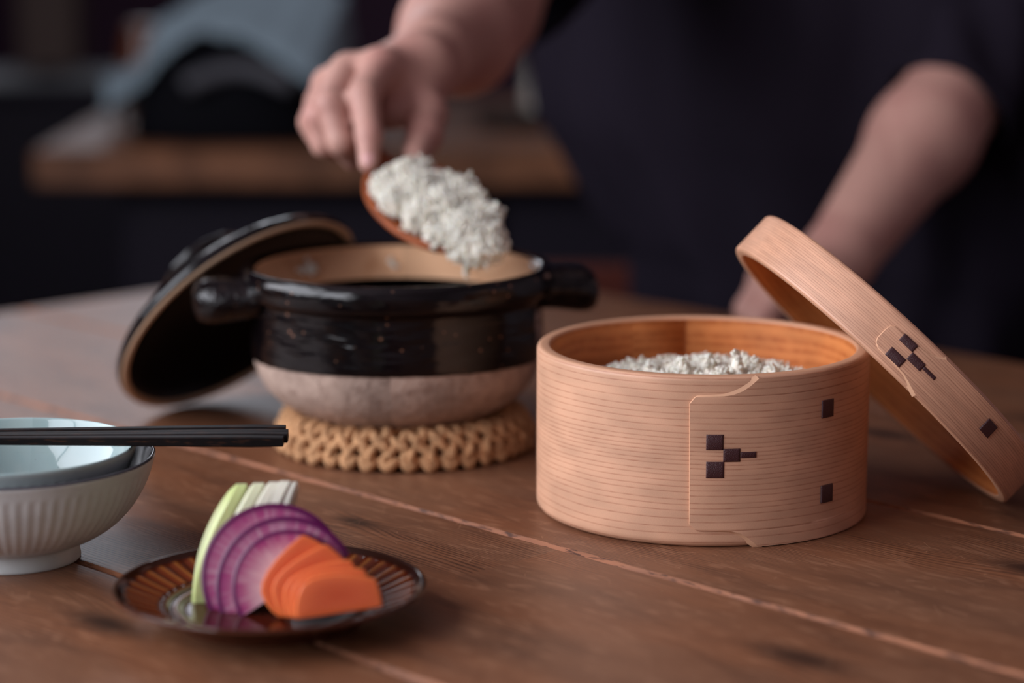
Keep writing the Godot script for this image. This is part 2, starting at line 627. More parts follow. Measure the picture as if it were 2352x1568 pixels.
func room() -> void:
	var X0 := -1.6
	var X1 := 2.6
	var Z0 := -5.2
	var Z1 := 1.9
	var Y1 := 2.0
	var t := .12
	var g := G.new()
	box(g, Vector3(X0 - t, FLOOR - t, Z0 - t), Vector3(X1 + t, FLOOR, Z1 + t))
	struct(g, "floor", M.plank)
	g = G.new()
	box(g, Vector3(X0 - t, Y1, Z0 - t), Vector3(X1 + t, Y1 + t, Z1 + t))
	struct(g, "ceiling", M.pale_plaster)
	g = G.new()
	box(g, Vector3(X0 - t, FLOOR, Z0 - t), Vector3(-1.45, Y1, Z0))
	box(g, Vector3(-.45, FLOOR, Z0 - t), Vector3(X1 + t, Y1, Z0))
	box(g, Vector3(-1.45, FLOOR, Z0 - t), Vector3(-.45, .60, Z0))
	box(g, Vector3(-1.45, 1.70, Z0 - t), Vector3(-.45, Y1, Z0))
	struct(g, "wall_back", M.plaster)
	g = G.new()
	box(g, Vector3(X0 - t, FLOOR, Z1), Vector3(X1 + t, Y1, Z1 + t))
	struct(g, "wall_front", M.pale_plaster)
	g = G.new()
	box(g, Vector3(X1, FLOOR, Z0), Vector3(X1 + t, Y1, Z1))
	struct(g, "wall_right", M.pale_plaster)
	# left wall with its window opening
	var wz0 := -1.93
	var wz1 := 1.0
	var wy0 := .25
	var wy1 := 1.75
	g = G.new()
	box(g, Vector3(X0 - t, FLOOR, Z0), Vector3(X0, Y1, wz0))
	box(g, Vector3(X0 - t, FLOOR, wz1), Vector3(X0, Y1, Z1))
	box(g, Vector3(X0 - t, FLOOR, wz0), Vector3(X0, wy0, wz1))
	box(g, Vector3(X0 - t, wy1, wz0), Vector3(X0, Y1, wz1))
	struct(g, "wall_left", M.plaster, Vector3(X0 - t * .5, .4, -1))
	var w2 := Node3D.new()
	w2.name = "window_2"
	w2.set_meta("kind", "structure")
	add_child(w2)
	for q in [[-1.45, -1.405, .60, 1.70], [-.495, -.45, .60, 1.70], [-.97, -.93, .60, 1.70], [-1.45, -.45, .60, .645], [-1.45, -.45, 1.655, 1.70]]:
		g = G.new()
		box(g, Vector3(q[0], q[2], Z0 - .09), Vector3(q[1], q[3], Z0 - .04), .004)
		part(g, "window_frame", M.frame, w2)
	var w := Node3D.new()
	w.name = "window_1"
	w.set_meta("kind", "structure")
	add_child(w)
	var f := .045
	var mid := (wz0 + wz1) / 2.0
	for q in [[wz0, wz0 + f, wy0, wy1], [wz1 - f, wz1, wy0, wy1], [mid - f, mid + f, wy0, wy1], [wz0, wz1, wy0, wy0 + f], [wz0, wz1, wy1 - f, wy1]]:
		g = G.new()
		box(g, Vector3(X0 - .09, q[2], q[0]), Vector3(X0 - .04, q[3], q[1]), .004)
		part(g, "window_frame", M.frame, w)
	# pillar at the back left
	g = G.new()
	box(g, Vector3(-.845, FLOOR, -4.26), Vector3(-.745, Y1, -4.16), .006)
	struct(g, "trim_1", M.post)


func table() -> void:
	var t := thing("dining_table", Vector3.ZERO, "brown worn plank dining table that carries the pot, the tub and the plate", "table")
	var edges := [.091, .293, .494, .695, .897, 1.099, 1.304, 1.512]
	var u0 := -1.737
	var u1 := .10
	var jit := noise(3, 9.0, 3)
	for k in 7:
		var n0: float = edges[k]
		var n1: float = edges[k + 1]
		var rows := []
		var L := 220
		# cross-section: bottom, side, chamfer, top, chamfer, side
		var sec := [Vector2(n0 + .0004, -.03), Vector2(n0 + .0004, -.0026), Vector2(n0 + .0042, 0.0), Vector2(n1 - .0022, 0.0), Vector2(n1 - .0004, -.0024), Vector2(n1 - .0004, -.03)]
		for i in L + 1:
			var u := lerpf(u0, u1, float(i) / L)
			var row := PackedVector3Array()
			for s in sec.size():
				var q: Vector2 = sec[s]
				if s == 2: q.x += .0010 * jit.get_noise_2d(u * 3.0, k * 7.0) + .0006 * jit.get_noise_2d(u * 14.0, k * 9.0)
				if s == 3: q.x -= .0008 * jit.get_noise_2d(u * 3.0, k * 7.0 + 3.0)
				row.append(UD * u + ND * q.x + Vector3.UP * q.y)
			rows.append(row)
		var top := G.new()
		top.group = -1
		var rim := G.new()
		rim.group = -1
		var off := float((k * 37) % 100) / 100.0
		var flip := -1.0 if k % 2 else 1.0
		for i in L:
			for s in sec.size():
				var s2: int = (s + 1) % sec.size()
				var a: Vector3 = rows[i][s]
				var b: Vector3 = rows[i + 1][s]
				var c: Vector3 = rows[i + 1][s2]
				var d: Vector3 = rows[i][s2]
				var ua := flip * lerpf(u0, u1, float(i) / L) + off
				var ub := flip * lerpf(u0, u1, float(i + 1) / L) + off
				var va: float = (sec[s].x - n0) / .21
				var vb: float = (sec[s2].x - n0) / .21
				if s == 1 or s == 3:
					rim.quad(a, b, c, d, Vector2(ua * 4.0, 0), Vector2(ub * 4.0, 0), Vector2(ub * 4.0, 1), Vector2(ua * 4.0, 1))
				else:
					top.quad(a, b, c, d, Vector2(ua, va), Vector2(ub, va), Vector2(ub, vb), Vector2(ua, vb))
		top.fan(rows[0], false)
		top.fan(rows[L], true)
		var ref := UD * (u0 + u1) * .5 + ND * (n0 + n1) * .5 + Vector3(0, -.015, 0)
		var m := top.commit(ArrayMesh.new(), M.board, ref)
		m = rim.commit(m, M.worn, ref)
		put(m, "plank", t)
	for e in [[-1.66, 1.44], [-1.66, .16], [.02, 1.44], [.02, .16]]:
		var g := G.new()
		var c: Vector3 = UD * e[0] + ND * e[1]
		box(g, Vector3(-.03, FLOOR, -.03), Vector3(.03, -.03, .03), .004)
		g.moved(Transform3D(Basis(Vector3.UP, atan2(-UD.z, UD.x)), c))
		part(g, "leg", M.black_wood, t)
	for e in [[-1.66, .16, -1.66, 1.44], [.02, .16, .02, 1.44]]:
		var g := G.new()
		box(g, Vector3(-.012, -.09, .0), Vector3(.012, -.03, 1.28), .002)
		g.moved(Transform3D(Basis(UD, Vector3.UP, ND), UD * e[0] + ND * e[1]))
		part(g, "apron", M.black_wood, t)


# ---------------- rice tub
const TUB := Vector3(.1092, 0, -1.36)

func band_patch(g: G, r0: float, lift: float, a0: float, a1: float, y0: float, y1: float, b := .0006) -> void:
	# curved plate proud of a cylinder, rounded at its border; angles in degrees
	var rows := []
	var n := 8
	var db := rad_to_deg(b / r0)
	for j in 6:
		var yy: float = [y0, y0, y0 + b, y1 - b, y1, y1][j]
		var row := PackedVector3Array()
		for i in n + 5:
			var aa := a0
			var edge := 0
			if i == 0: edge = 2
			elif i == 1: edge = 1
			elif i == n + 3: aa = a1; edge = 1
			elif i == n + 4: aa = a1; edge = 2
			else: aa = lerpf(a0 + db, a1 - db, float(i - 2) / n)
			if j == 0 or j == 5: edge = 2
			elif (j == 1 or j == 4) and edge < 1: edge = 1
			var r := r0 + (lift if edge == 0 else lift * .55 if edge == 1 else -.0006)
			var a := deg_to_rad(aa)
			row.append(Vector3(r * sin(a), yy, r * cos(a)))
		rows.append(row)
	g.skin(rows)

# the end of the bent strip that laps over itself: left outline as (angle, height), flush again at a1
func lap(g: G, edge_g: G, r0: float, lift: float, outline: Array, a1: float, tex_h: float, side := -1.0) -> void:
	var n := 60
	var rows := []
	var bev := []
	var uvr := []
	for q in outline:
		var row := PackedVector3Array()
		var uvs := PackedVector2Array()
		for i in n + 1:
			var t := float(i) / n
			var a := lerpf(q[0], a1, t * t * .5 + t * .5)
			var r: float = r0 + lift * (1.0 - smoothstep(.35, 1.0, t)) - .0002
			var ar := deg_to_rad(a)
			row.append(Vector3(r * sin(ar), q[1], r * cos(ar)))
			uvs.append(Vector2(a / 360.0 + .503, 1.0 - (q[1] + .0017) / tex_h))
		rows.append(row)
		uvr.append(uvs)
	g.skin(rows, false, func(i, j): return uvr[j][i])
	# cut edge, sloping down to the layer below
	for j in outline.size():
		var q: Array = outline[j]
		var p: Array = outline[maxi(0, j - 1)]
		var s: Array = outline[mini(outline.size() - 1, j + 1)]
		var tang := Vector2(deg_to_rad(s[0] - p[0]) * r0, s[1] - p[1]).normalized()
		var out := Vector2(-tang.y, tang.x)
		if out.x * side < -0.05: out = -out
		var wdt: float = q[2]
		var row := PackedVector3Array()
		for e in [0.0, .5, 1.0]:
			var ar: float = deg_to_rad(q[0]) + out.x * wdt * e / r0
			var r: float = r0 + lift - .0002 - (lift + .0004) * e
			row.append(Vector3(r * sin(ar), q[1] + out.y * wdt * e, r * cos(ar)))
		bev.append(row)
	edge_g.skin(bev)

func rice_tub() -> void:
	var t := thing("rice_tub", TUB, "round pale bentwood rice tub with dark bark lacing, standing open in front", "tub")
	var R := .095
	var H := .0948
	var W := .0078
	# outer wall
	var prof := PackedVector2Array()
	prof.append_array(arc2(Vector2(R - .005, .005), .005, -90, 0, 6))
	for k in range(1, 12): prof.append(Vector2(R, lerpf(.005, H - .003, k / 12.0)))
	prof.append_array(arc2(Vector2(R - .003, H - .003), .003, 0, 60, 5))
	var g := G.new()
	var uvv := PackedFloat32Array()
	for p in prof: uvv.append(1.0 - p.y / .0965)
	var rows := []
	for p in prof: rows.append(ring_at(p.x, p.y, 180))
	g.skin(rows, true, func(i, j): return Vector2(i / 180.0 + .5, uvv[j]))
	var body := part(g, "tub_wall", M.tub, t, Vector3(0, H / 2, 0))
	# rim and inside
	var rim := G.new()
	var pr := PackedVector2Array()
	pr.append_array(arc2(Vector2(R - .003, H - .003), .003, 60, 90, 3))
	pr.append(Vector2(R - W + .0015, H))
	pr.append_array(arc2(Vector2(R - W + .0015, H - .0015), .0015, 90, 180, 4))
	lathe(rim, pr, 180)
	part(rim, "rim", M.tub_edge, t, Vector3(0, H - .004, 0) + Vector3.ZERO)
	var inn := G.new()
	var pi := PackedVector2Array([Vector2(R - W, H - .0015), Vector2(R - W, .05), Vector2(R - W, .010)])
	var ir := []
	for p in pi: ir.append(ring_at(p.x, p.y, 180))
	inn.skin(ir, true, func(i, j): return Vector2(i / 180.0 * 1.0 + .48, (H - pi[j].y) / .095))
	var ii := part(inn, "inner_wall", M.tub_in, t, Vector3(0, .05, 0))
	var bot := G.new()
	lathe(bot, PackedVector2Array([Vector2(.0004, .010), Vector2(R - W + .001, .010), Vector2(R - W + .001, .004), Vector2(R - .0052, .0), Vector2(.0004, 0)]), 90)
	part(bot, "bottom_board", M.tub_edge, t)
	# inner lap seam
	var seam := G.new()
	for j in 1:
		var a := deg_to_rad(183.0)
		var rr := R - W
		var rws := []
		for yv in [.012, H - .002]:
			var row := PackedVector3Array()
			for e in [[-.3, 0.0002], [-.2, -.0009], [22.0, 0.0002]]:
				var aa := a + deg_to_rad(e[0])
				row.append(Vector3((rr + e[1]) * sin(aa), yv, (rr + e[1]) * cos(aa)))
			rws.append(row)
		seam.skin(rws, false, func(i, j2): return Vector2(.48 + .5 + [0.0, .001, .06][i], [1.0, .03][j2]))
	part(seam, "inner_lap", M.tub_in, t, Vector3(0, .05, 0))
	# overlapping strip end
	var ol := []
	var b1 := .0005
	for q in [[16.0, .0006, .0022], [14.4, .0008, .0022], [12.6, .0035, .0026], [10.6, .0062, .0026], [8.2, .0086, .0024], [5.2, .0099, .0016], [0.0, .0101, .0010], [-5.4, .0101, b1], [-6.6, .0112, b1], [-8.0, .0135, b1]]:
		ol.append(q)
	for k in range(1, 10): ol.append([lerpf(-8.0, -8.4, k / 10.0), lerpf(.0135, .0800, k / 10.0), b1])
	for q in [[-8.4, .0800, b1], [-6.9, .0832, b1], [-6.2, .0840, b1], [-2.0, .0841, .0012], [2.5, .0843, .0017], [5.4, .0850, .0025], [8.4, .0868, .0030], [10.8, .0893, .0030], [12.8, .0920, .0026], [13.8, .0936, .0022]]:
		ol.append(q)
	var lg := G.new()
	var eg := G.new()
	lap(lg, eg, R, .0014, ol, 100.0, .0965)
	part(lg, "lapped_end", M.tub, t, Vector3(0, H / 2, 0))
	part(eg, "lap_edge", M.bevel, t, Vector3(0, H / 2, 0))
	# cherry bark lacing
	for q in [[-3.05, 2.45, .0550, .0635], [2.47, 7.92, .0484, .0556], [-2.95, 2.75, .0395, .0485], [38.0, 43.5, .0678, .0776], [38.5, 44.1, .0200, .0299]]:
		var b := G.new()
		band_patch(b, R + .0012, .0006, q[0], q[1], q[2], q[3])
		part(b, "bark_lacing", M.bark, t, Vector3(0, H / 2, 0))
	var tl := G.new()
	band_patch(tl, R + .0012, .0005, 8.05, 13.3, .0503, .0536)
	part(tl, "bark_tail", M.bark, t, Vector3(0, H / 2, 0))
	# rice in the tub
	var core := G.new()
	var nn := noise(7, 40.0, 2)
	var rws := []
	var rr := R - W - .001
	for j in 41:
		var r := maxf(.0004, rr * j / 40.0)
		var row := PackedVector3Array()
		for i in 128:
			var a := TAU * i / 128.0
			var p := Vector2(r * sin(a), r * cos(a))
			row.append(Vector3(p.x, rice_top(p, nn), p.y))
		rws.append(row)
	core.skin(rws, true)
	var ring := PackedVector3Array()
	for i in 128: ring.append(Vector3(rws[40][i].x, .0105, rws[40][i].z))
	core.skin([rws[40], ring], true)
	var mound := part(core, "cooked_rice", M.rice_core, self, Vector3(0, .03, 0))
	mound.position = TUB
	mound.set_meta("kind", "stuff")
	tag(mound, "white cooked rice heaped inside the open bentwood tub", "rice")
	var spots := []
	for i in 2600:
		var r := rr * .96 * sqrt(rng.randf())
		var a := rng.randf() * TAU
		var p := Vector2(r * sin(a), r * cos(a))
		spots.append([Vector3(p.x, rice_top(p, nn) + rng.randf_range(-.0010, .0008), p.y), Vector3.UP])
	# a few grains stand out of the tufts
	for q in TUFTS:
		for i in 16:
			var p := Vector2(q[0] + rng.randfn(0, .003), q[1] + rng.randfn(0, .003))
			spots.append([Vector3(p.x, rice_top(p, nn) + rng.randf_range(.0, .0016), p.y), Vector3(rng.randf_range(-1, 1), .0, rng.randf_range(-1, 1))])
	grains(spots, mound)

const TUFTS := [[.0185, .010, .0125, .0030], [.0310, .004, .0080, .0050], [-.012, .0, .0070, .0045], [-.030, -.010, .0060, .0040], [.048, .012, .0065, .0035], [.004, -.004, .0065, .0050], [.038, .016, .0060, .0030], [-.022, .012, .0050, .0030], [.010, .020, .0050, .0035], [-.040, .004, .0045, .0035], [.026, -.016, .0060, .0045]]

func rice_top(p: Vector2, nn: FastNoiseLite) -> float:
	var y := .0745 + .0050 * exp(-((p.x - .015) ** 2) / .0012 - (p.y ** 2) / .0022) + .0032 * nn.get_noise_2d(p.x * 3.0, p.y * 3.0) - .010 * smoothstep(.055, .086, p.length())
	for q in TUFTS:
		y += q[2] * exp(-(p - Vector2(q[0], q[1])).length_squared() / (q[3] * q[3]))
	return y

func grains(spots: Array, parent: Node) -> void:
	if not M.has("grain"):
		var g := G.new()
		var pf := PackedVector2Array()
		for k in 7:
			var a := PI * k / 6.0
			pf.append(Vector2(maxf(.00002, .0012 * sin(a) ** .8), -.0026 * cos(a)))
		lathe(g, pf, 7)
		M.grain = g.commit(ArrayMesh.new(), M.rice)
	var mm := MultiMesh.new()
	mm.transform_format = MultiMesh.TRANSFORM_3D
	mm.mesh = M.grain
	mm.instance_count = spots.size()
	for i in spots.size():
		var n: Vector3 = spots[i][1].normalized()
		var d := Vector3(rng.randfn(), rng.randfn(), rng.randfn())
		d = (d - n * d.dot(n) * .6).normalized()
		var x := d.cross(Vector3(.31, .52, .79)).normalized()
		var s := rng.randf_range(.85, 1.15)
		mm.set_instance_transform(i, Transform3D(Basis(x * s, d * s, x.cross(d) * s), spots[i][0]))
	var mi := MultiMeshInstance3D.new()
	mi.name = "rice_grains"
	mi.multimesh = mm
	mi.set_meta("kind", "stuff")
	parent.add_child(mi, true)

func tub_lid() -> void:
	var n := Vector3(-.6917, -.7101, .1319).normalized()   # out of the open side
	var a := n.cross(Vector3(0, 0, 1)).normalized()
	var b := n.cross(a)
	var c := Vector3(.2052, .0748, -1.3654)
	var t := thing("tub_lid", c, "round pale bentwood lid with bark lacing, leaning on the right side of the tub", "lid")
	t.basis = Basis(a, n, a.cross(n))
	# local: y = n ; the given angles run from b towards a, b = n x a = -(a x n)
	var R := .1058
	var H := .0277
	var W := .0062
	var prof := PackedVector2Array()
	prof.append_array(arc2(Vector2(R - .0022, -.0022), .0022, 60, 0, 4))
	prof.append(Vector2(R, -H * .5))
	prof.append_array(arc2(Vector2(R - .0028, -H + .0028), .0028, 0, -60, 4))
	var g := G.new()
	var rows := []
	for p in prof: rows.append(ring_at(p.x, p.y, 180))
	g.skin(rows, true, func(i, j): return Vector2(i / 180.0 + .5, -prof[j].y / .0285))
	part(g, "lid_wall", M.lid, t, Vector3(0, -H / 2, 0))
	g = G.new()
	var pr := PackedVector2Array()
	pr.append_array(arc2(Vector2(R - .0022, -.0022), .0022, 60, 90, 3))
	pr.append_array(arc2(Vector2(R - W + .001, -.001), .001, 90, 180, 4))
	lathe(g, pr, 180)
	part(g, "rim", M.tub_edge, t, Vector3(0, -.004, 0))
	g = G.new()
	var pi := PackedVector2Array([Vector2(R - W, -.001), Vector2(R - W, -.012), Vector2(R - W, -H + .005)])
	var ir := []
	for p in pi: ir.append(ring_at(p.x, p.y, 120))
	g.skin(ir, true, func(i, j): return Vector2(i / 120.0, -pi[j].y / .06))
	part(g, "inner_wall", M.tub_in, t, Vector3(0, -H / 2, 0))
	g = G.new()
	lathe(g, PackedVector2Array([Vector2(.0004, -H + .0055), Vector2(R - W + .0005, -H + .0055), Vector2(R - .003, -H + .001), Vector2(R - .0035, -H), Vector2(.0004, -H)]), 120)
	part(g, "top_board", M.tub_edge, t)
	var ol := []
	var sh := 180.0     # local angle: sin -> a, cos -> a x n = -b
	for q in [[sh - 0.3, -.0006, .0020], [sh - 1.2, -.0012, .0020], [sh - 4.2, -.0029, .0020], [sh - 7.0, -.0044, .0014], [sh - 11.0, -.0050, .0010], [sh - 17.5, -.0052, .0008], [sh - 19.0, -.0068, .0008], [sh - 19.6, -.0090, .0008], [sh - 19.6, -.0150, .0008], [sh - 19.3, -.0180, .0008], [sh - 18.2, -.0196, .0008], [sh - 12.0, -.0198, .0008], [sh - 6.0, -.0209, .0012], [sh - 3.0, -.0230, .0016], [sh - 1.0, -.0256, .0016]]:
		ol.append([mirror_deg(q[0]), q[1], q[2]])
	var lg := G.new()
	var eg := G.new()
	lap(lg, eg, R, .0009, flip_outline(ol), mirror_deg(sh + 70.0), .0285, 1.0)
	part(lg, "lapped_end", M.lid, t, Vector3(0, -H / 2, 0))
	part(eg, "lap_edge", M.bevel, t, Vector3(0, -H / 2, 0))
	for q in [[165.1, 170.3, -.0204, -.0158], [165.1, 170.6, -.0106, -.0050], [170.4, 175.6, -.0160, -.0112], [201.8, 206.4, -.0203, -.0124]]:
		g = G.new()
		band_patch(g, R + .0008, .0005, mirror_deg(q[1]), mirror_deg(q[0]), q[2], q[3])
		part(g, "bark_lacing", M.bark, t, Vector3(0, -H / 2, 0))
	g = G.new()
	band_patch(g, R + .0008, .0004, mirror_deg(180.4), mirror_deg(175.7), -.0150, -.0131)
	part(g, "bark_tail", M.bark, t, Vector3(0, -H / 2, 0))

# the angle was measured as atan2(p.a, p.b); local z is a x n = -b
func mirror_deg(d: float) -> float:
	return 180.0 - d

func flip_outline(ol: Array) -> Array:
	return ol


# ---------------- clay pot
const POT := Vector3(-.0732, 0, -1.5178)

func rice_pot() -> void:
	var t := thing("rice_pot", POT + Vector3(0, .0195, 0), "round black glazed clay rice pot with bare clay base standing on a rope mat", "pot")
	var dy := -.0195
	# bare clay foot and belly
	var low := curve([Vector2(.0004, .0195), Vector2(.046, .0195), Vector2(.056, .0207), Vector2(.0665, .0256), Vector2(.0785, .0337), Vector2(.0865, .0435), Vector2(.0908, .0545), Vector2(.0918, .062), Vector2(.0918, .070)], 4)
	for i in low.size(): low[i].y += dy
	var g := G.new()
	lathe(g, low, 96)
	part(g, "clay_base", M.clay, t, Vector3(0, .06, 0))
	# glazed wall, its lower border wavering
	var nn := noise(17, 1.0, 3)
	var up := curve([Vector2(.0926, .060), Vector2(.0932, .063), Vector2(.0934, .070), Vector2(.0930, .082), Vector2(.0926, .092), Vector2(.0928, .0965), Vector2(.0955, .0985), Vector2(.0990, .1015), Vector2(.1000, .1075), Vector2(.0992, .1130), Vector2(.0970, .1162), Vector2(.0945, .1170), Vector2(.0915, .1162), Vector2(.0898, .1150)], 4)
	for i in up.size(): up[i].y += dy
	g = G.new()
	var edge := func(a, j):
		var line: float = .0035 * cos(a) - .0022 + .0007 * nn.get_noise_2d(sin(a) * 14.0, cos(a) * 14.0)
		var w: float = clampf(1.0 - j / 8.0, 0, 1)
		return Vector2(-.0008 if j == 0 else 0.0, line * w)
	lathe(g, up, 160, edge, null, 8.0)
	part(g, "glazed_wall", M.glaze, t, Vector3(0, .06, 0))
	# seat for the lid
	g = G.new()
	var seat := curve([Vector2(.0898, .1150), Vector2(.0885, .1115), Vector2(.0820, .1035), Vector2(.0765, .0985), Vector2(.0745, .0955)], 4)
	for i in seat.size(): seat[i].y += dy
	lathe(g, seat, 96)
	var s := part(g, "lid_seat", M.cream, t, Vector3(0, .2, 0))
	s.set_meta("label", "bare cream clay seat inside the rim")
	g = G.new()
	var inn := curve([Vector2(.0745, .0955), Vector2(.080, .085), Vector2(.083, .065), Vector2(.074, .042), Vector2(.055, .031), Vector2(.0004, .028)], 4)
	for i in inn.size(): inn[i].y += dy
	lathe(g, inn, 96)
	part(g, "inner_wall", M.glaze_in, t, Vector3(0, .05, 0))
	# two lug handles
	for k in 2:
		g = G.new()
		var az := deg_to_rad(-79.0 if k == 0 else 101.0)
		var rows := []
		var steps := [[.088, .032, .0135], [.094, .0305, .0132], [.101, .0285, .0132], [.108, .0275, .0138], [.115, .0270, .0144], [.1215, .0245, .0142], [.1265, .0195, .0120], [.1292, .0125, .0078], [.1300, .0004, .0003]]
		for q in steps:
			var row := PackedVector3Array()
			for i in 28:
				var a := TAU * i / 28.0
				var cx := signf(cos(a)) * absf(cos(a)) ** .8
				var sy := signf(sin(a)) * absf(sin(a)) ** .85
				row.append(Vector3(q[1] * cx, q[2] * sy + .0800 - .08 * (q[0] - .09), q[0]))
			rows.append(row)
		g.skin(rows, true)
		g.fan(rows[0], true)
		g.moved(Transform3D(Basis(Vector3.UP, az), Vector3.ZERO))
		part(g, "handle", M.glaze, t)
	# grains left on the seat
	var spots := []
	for i in 34:
		var c: float = 3.98 if i < 30 else 3.22
		var a := c + rng.randfn(0, .035)
		var r := .0815 + rng.randfn(0, .0012)
		spots.append([Vector3(r * sin(a), .1035 + dy + absf(rng.randfn(0, .0018)) + (r - .0815) * .8, r * cos(a)), Vector3(-sin(a), 1, -cos(a))])
	var holder := thing("stuck_rice", POT + Vector3(0, .0195, 0), "few rice grains stuck to the cream seat inside the pot rim", "rice")
	holder.set_meta("kind", "stuff")
	grains(spots, holder)

func pot_lid() -> void:
	var n := Vector3(.5717, -.6586, .4893).normalized()
	var a := n.cross(Vector3(0, 0, 1)).normalized()
	var t := thing("pot_lid", Vector3(-.1806, .0692, -1.5900), "black glazed domed pot lid leaning on the left side of the rice pot", "lid")
	t.basis = Basis(a, n, a.cross(n))
	var R := .0915
	# outside of the dome, behind the open side (negative y)
	var out := curve([Vector2(R, -.0012), Vector2(R + .0008, -.0045), Vector2(R - .0015, -.0085), Vector2(R - .010, -.0145), Vector2(.066, -.0225), Vector2(.046, -.0290), Vector2(.034, -.0325), Vector2(.0305, -.0375), Vector2(.0330, -.0440), Vector2(.0325, -.0475), Vector2(.028, -.0485), Vector2(.024, -.0450), Vector2(.015, -.0400), Vector2(.0004, -.0390)], 5)
	var g := G.new()
	lathe(g, out, 120, null, null, 8.0)
	part(g, "dome", M.glaze, t, Vector3(0, 0, 0))
	g = G.new()
	lathe(g, curve([Vector2(R, -.0012), Vector2(R - .0010, .0), Vector2(R - .0028, .0004), Vector2(R - .0050, -.0004), Vector2(R - .0058, -.0022)], 4), 120)
	var s := part(g, "bare_rim", M.lid_rim, t, Vector3(0, -.01, 0))
	s.set_meta("label", "bare cream clay rim of the lid")
	g = G.new()
	lathe(g, curve([Vector2(R - .0058, -.0022), Vector2(R - .012, -.0085), Vector2(.064, -.0165), Vector2(.045, -.0228), Vector2(.02, -.0270), Vector2(.0004, -.0280)], 5), 90)
	part(g, "inner_face", M.glaze_in, t, Vector3(0, .1, 0))

func trivet() -> void:
	var t := thing("rope_trivet", POT + Vector3(.004, 0, .001), "thick tan knotted rope ring mat under the black rice pot", "trivet")
	var n := 40
	var Rm := .0665
	var g0 := G.new()
	lathe(g0, arc2(Vector2(Rm, .0100), .0085, 0, 360, 14), 96)
	part(g0, "core_ring", M.rope, t, Vector3(0, .01, 0))
	for k in n:
		var g := G.new()
		var th := TAU * k / n
		var dth := TAU / n
		var jr := rng.randf_range(-.0008, .0008)
		for s in 2:
			# two strands cross over the ring and end in a loop below
			var path := PackedVector3Array()
			var rad := PackedFloat32Array()
			var sg := 1.0 if s == 0 else -1.0
			for i in 15:
				var u := i / 14.0
				var f := deg_to_rad(lerpf(150.0, -62.0, u))
				var sway := sg * dth * (.42 * cos(u * PI * 2.6 + .3)) + rng.randfn(0, .010)
				var rr := .0122 + jr + .0014 * sin(u * PI * 5.2 + s * 1.6)
				var a := th + sway
				var r := Rm + rr * cos(f) * 1.12
				path.append(Vector3(r * sin(a), maxf(.0024, .0118 + rr * .82 * sin(f)), r * cos(a)))
				rad.append((.0030 + rng.randfn(0, .0003) + .0006 * sin(u * 12.0 + s * 2.0 + k)) * (0.55 if i == 0 or i == 14 else 1.0))
			tube(g, path, rad, 7)
		# lower knot
		var kp := PackedVector3Array()
		var kr := PackedFloat32Array()
		for i in 9:
			var u := i / 8.0
			var a := th + dth * (.5 + .52 * (u - .5) * 1.5)
			var bow := sin(u * PI)
			var r := Rm + .0125 + .0028 * bow + jr
			kp.append(Vector3(r * sin(a), .0088 - .0056 * bow + rng.randfn(0, .0003), r * cos(a)))
			kr.append(.0027 + .0007 * bow)
		tube(g, kp, kr, 7)
		part(g, "rope_knot", M.rope, t)


# ---------------- bowls, chopsticks
func bowl(t: Node3D, k: float, outer: Material, inner: Material, ribs: int, top: float) -> void:
	# k scales the plan, top is the rim height
	var foot := curve([Vector2(.0004, .003), Vector2(.029, .003), Vector2(.0315, .0005), Vector2(.0335, .0), Vector2(.0345, .0010), Vector2(.0338, .0050), Vector2(.0330, .0085), Vector2(.0350, .0100)], 4)
	var out := curve([Vector2(.0350, .0100), Vector2(.0440, .0128), Vector2(.0540, .0190), Vector2(.0625, .0275), Vector2(.0690, .0375), Vector2(.0725, .0455), Vector2(.0742, .0510), Vector2(.0752, .0540), Vector2(.0755, .0556)], 5)
	var inn := curve([Vector2(.0755, .0556), Vector2(.0748, .0566), Vector2(.0735, .0560), Vector2(.0715, .0500), Vector2(.0690, .0430), Vector2(.0640, .0335), Vector2(.0560, .0235), Vector2(.0430, .0160), Vector2(.0250, .0125), Vector2(.0004, .0120)], 5)
	var ky := top / .0566
	for q in [foot, out, inn]:
		for i in q.size(): q[i] = Vector2(maxf(.0004, q[i].x * k), q[i].y * ky)
	var g := G.new()
	lathe(g, foot, 96)
	part(g, "foot_ring", outer, t)
	g = G.new()
	var segs := ribs * 8
	var fl := func(a, j):
		var y: float = out[j].y / ky
		var w := smoothstep(.012, .018, y) * (1.0 - smoothstep(.046, .050, y))
		return Vector2(-.00042 * w * absf(sin(a * ribs * .5)) ** 2.2 * -1.0 - .0004 * w, 0)
	lathe(g, out, segs, fl)
	part(g, "fluted_wall", outer, t, Vector3(0, .04, 0))
	g = G.new()
	lathe(g, inn, 120)
	part(g, "inside", inner, t, Vector3(0, .3, 0))

func bowls() -> void:
	var c := Vector3(-.2650, 0, -1.2471)
	var t := thing("rice_bowl", c, "larger grey fluted rice bowl, lower of the nested pair at the left edge", "bowl", "nested rice bowls")
	bowl(t, 1.0, M.grey_glaze, M.dark_glaze, 72, .0566)
	t = thing("rice_bowl", c + Vector3(-.0015, .0130, 0), "smaller pale blue rice bowl, nested inside the larger grey bowl", "bowl", "nested rice bowls")
	bowl(t, .888, M.celadon_out, M.celadon, 64, .0488)

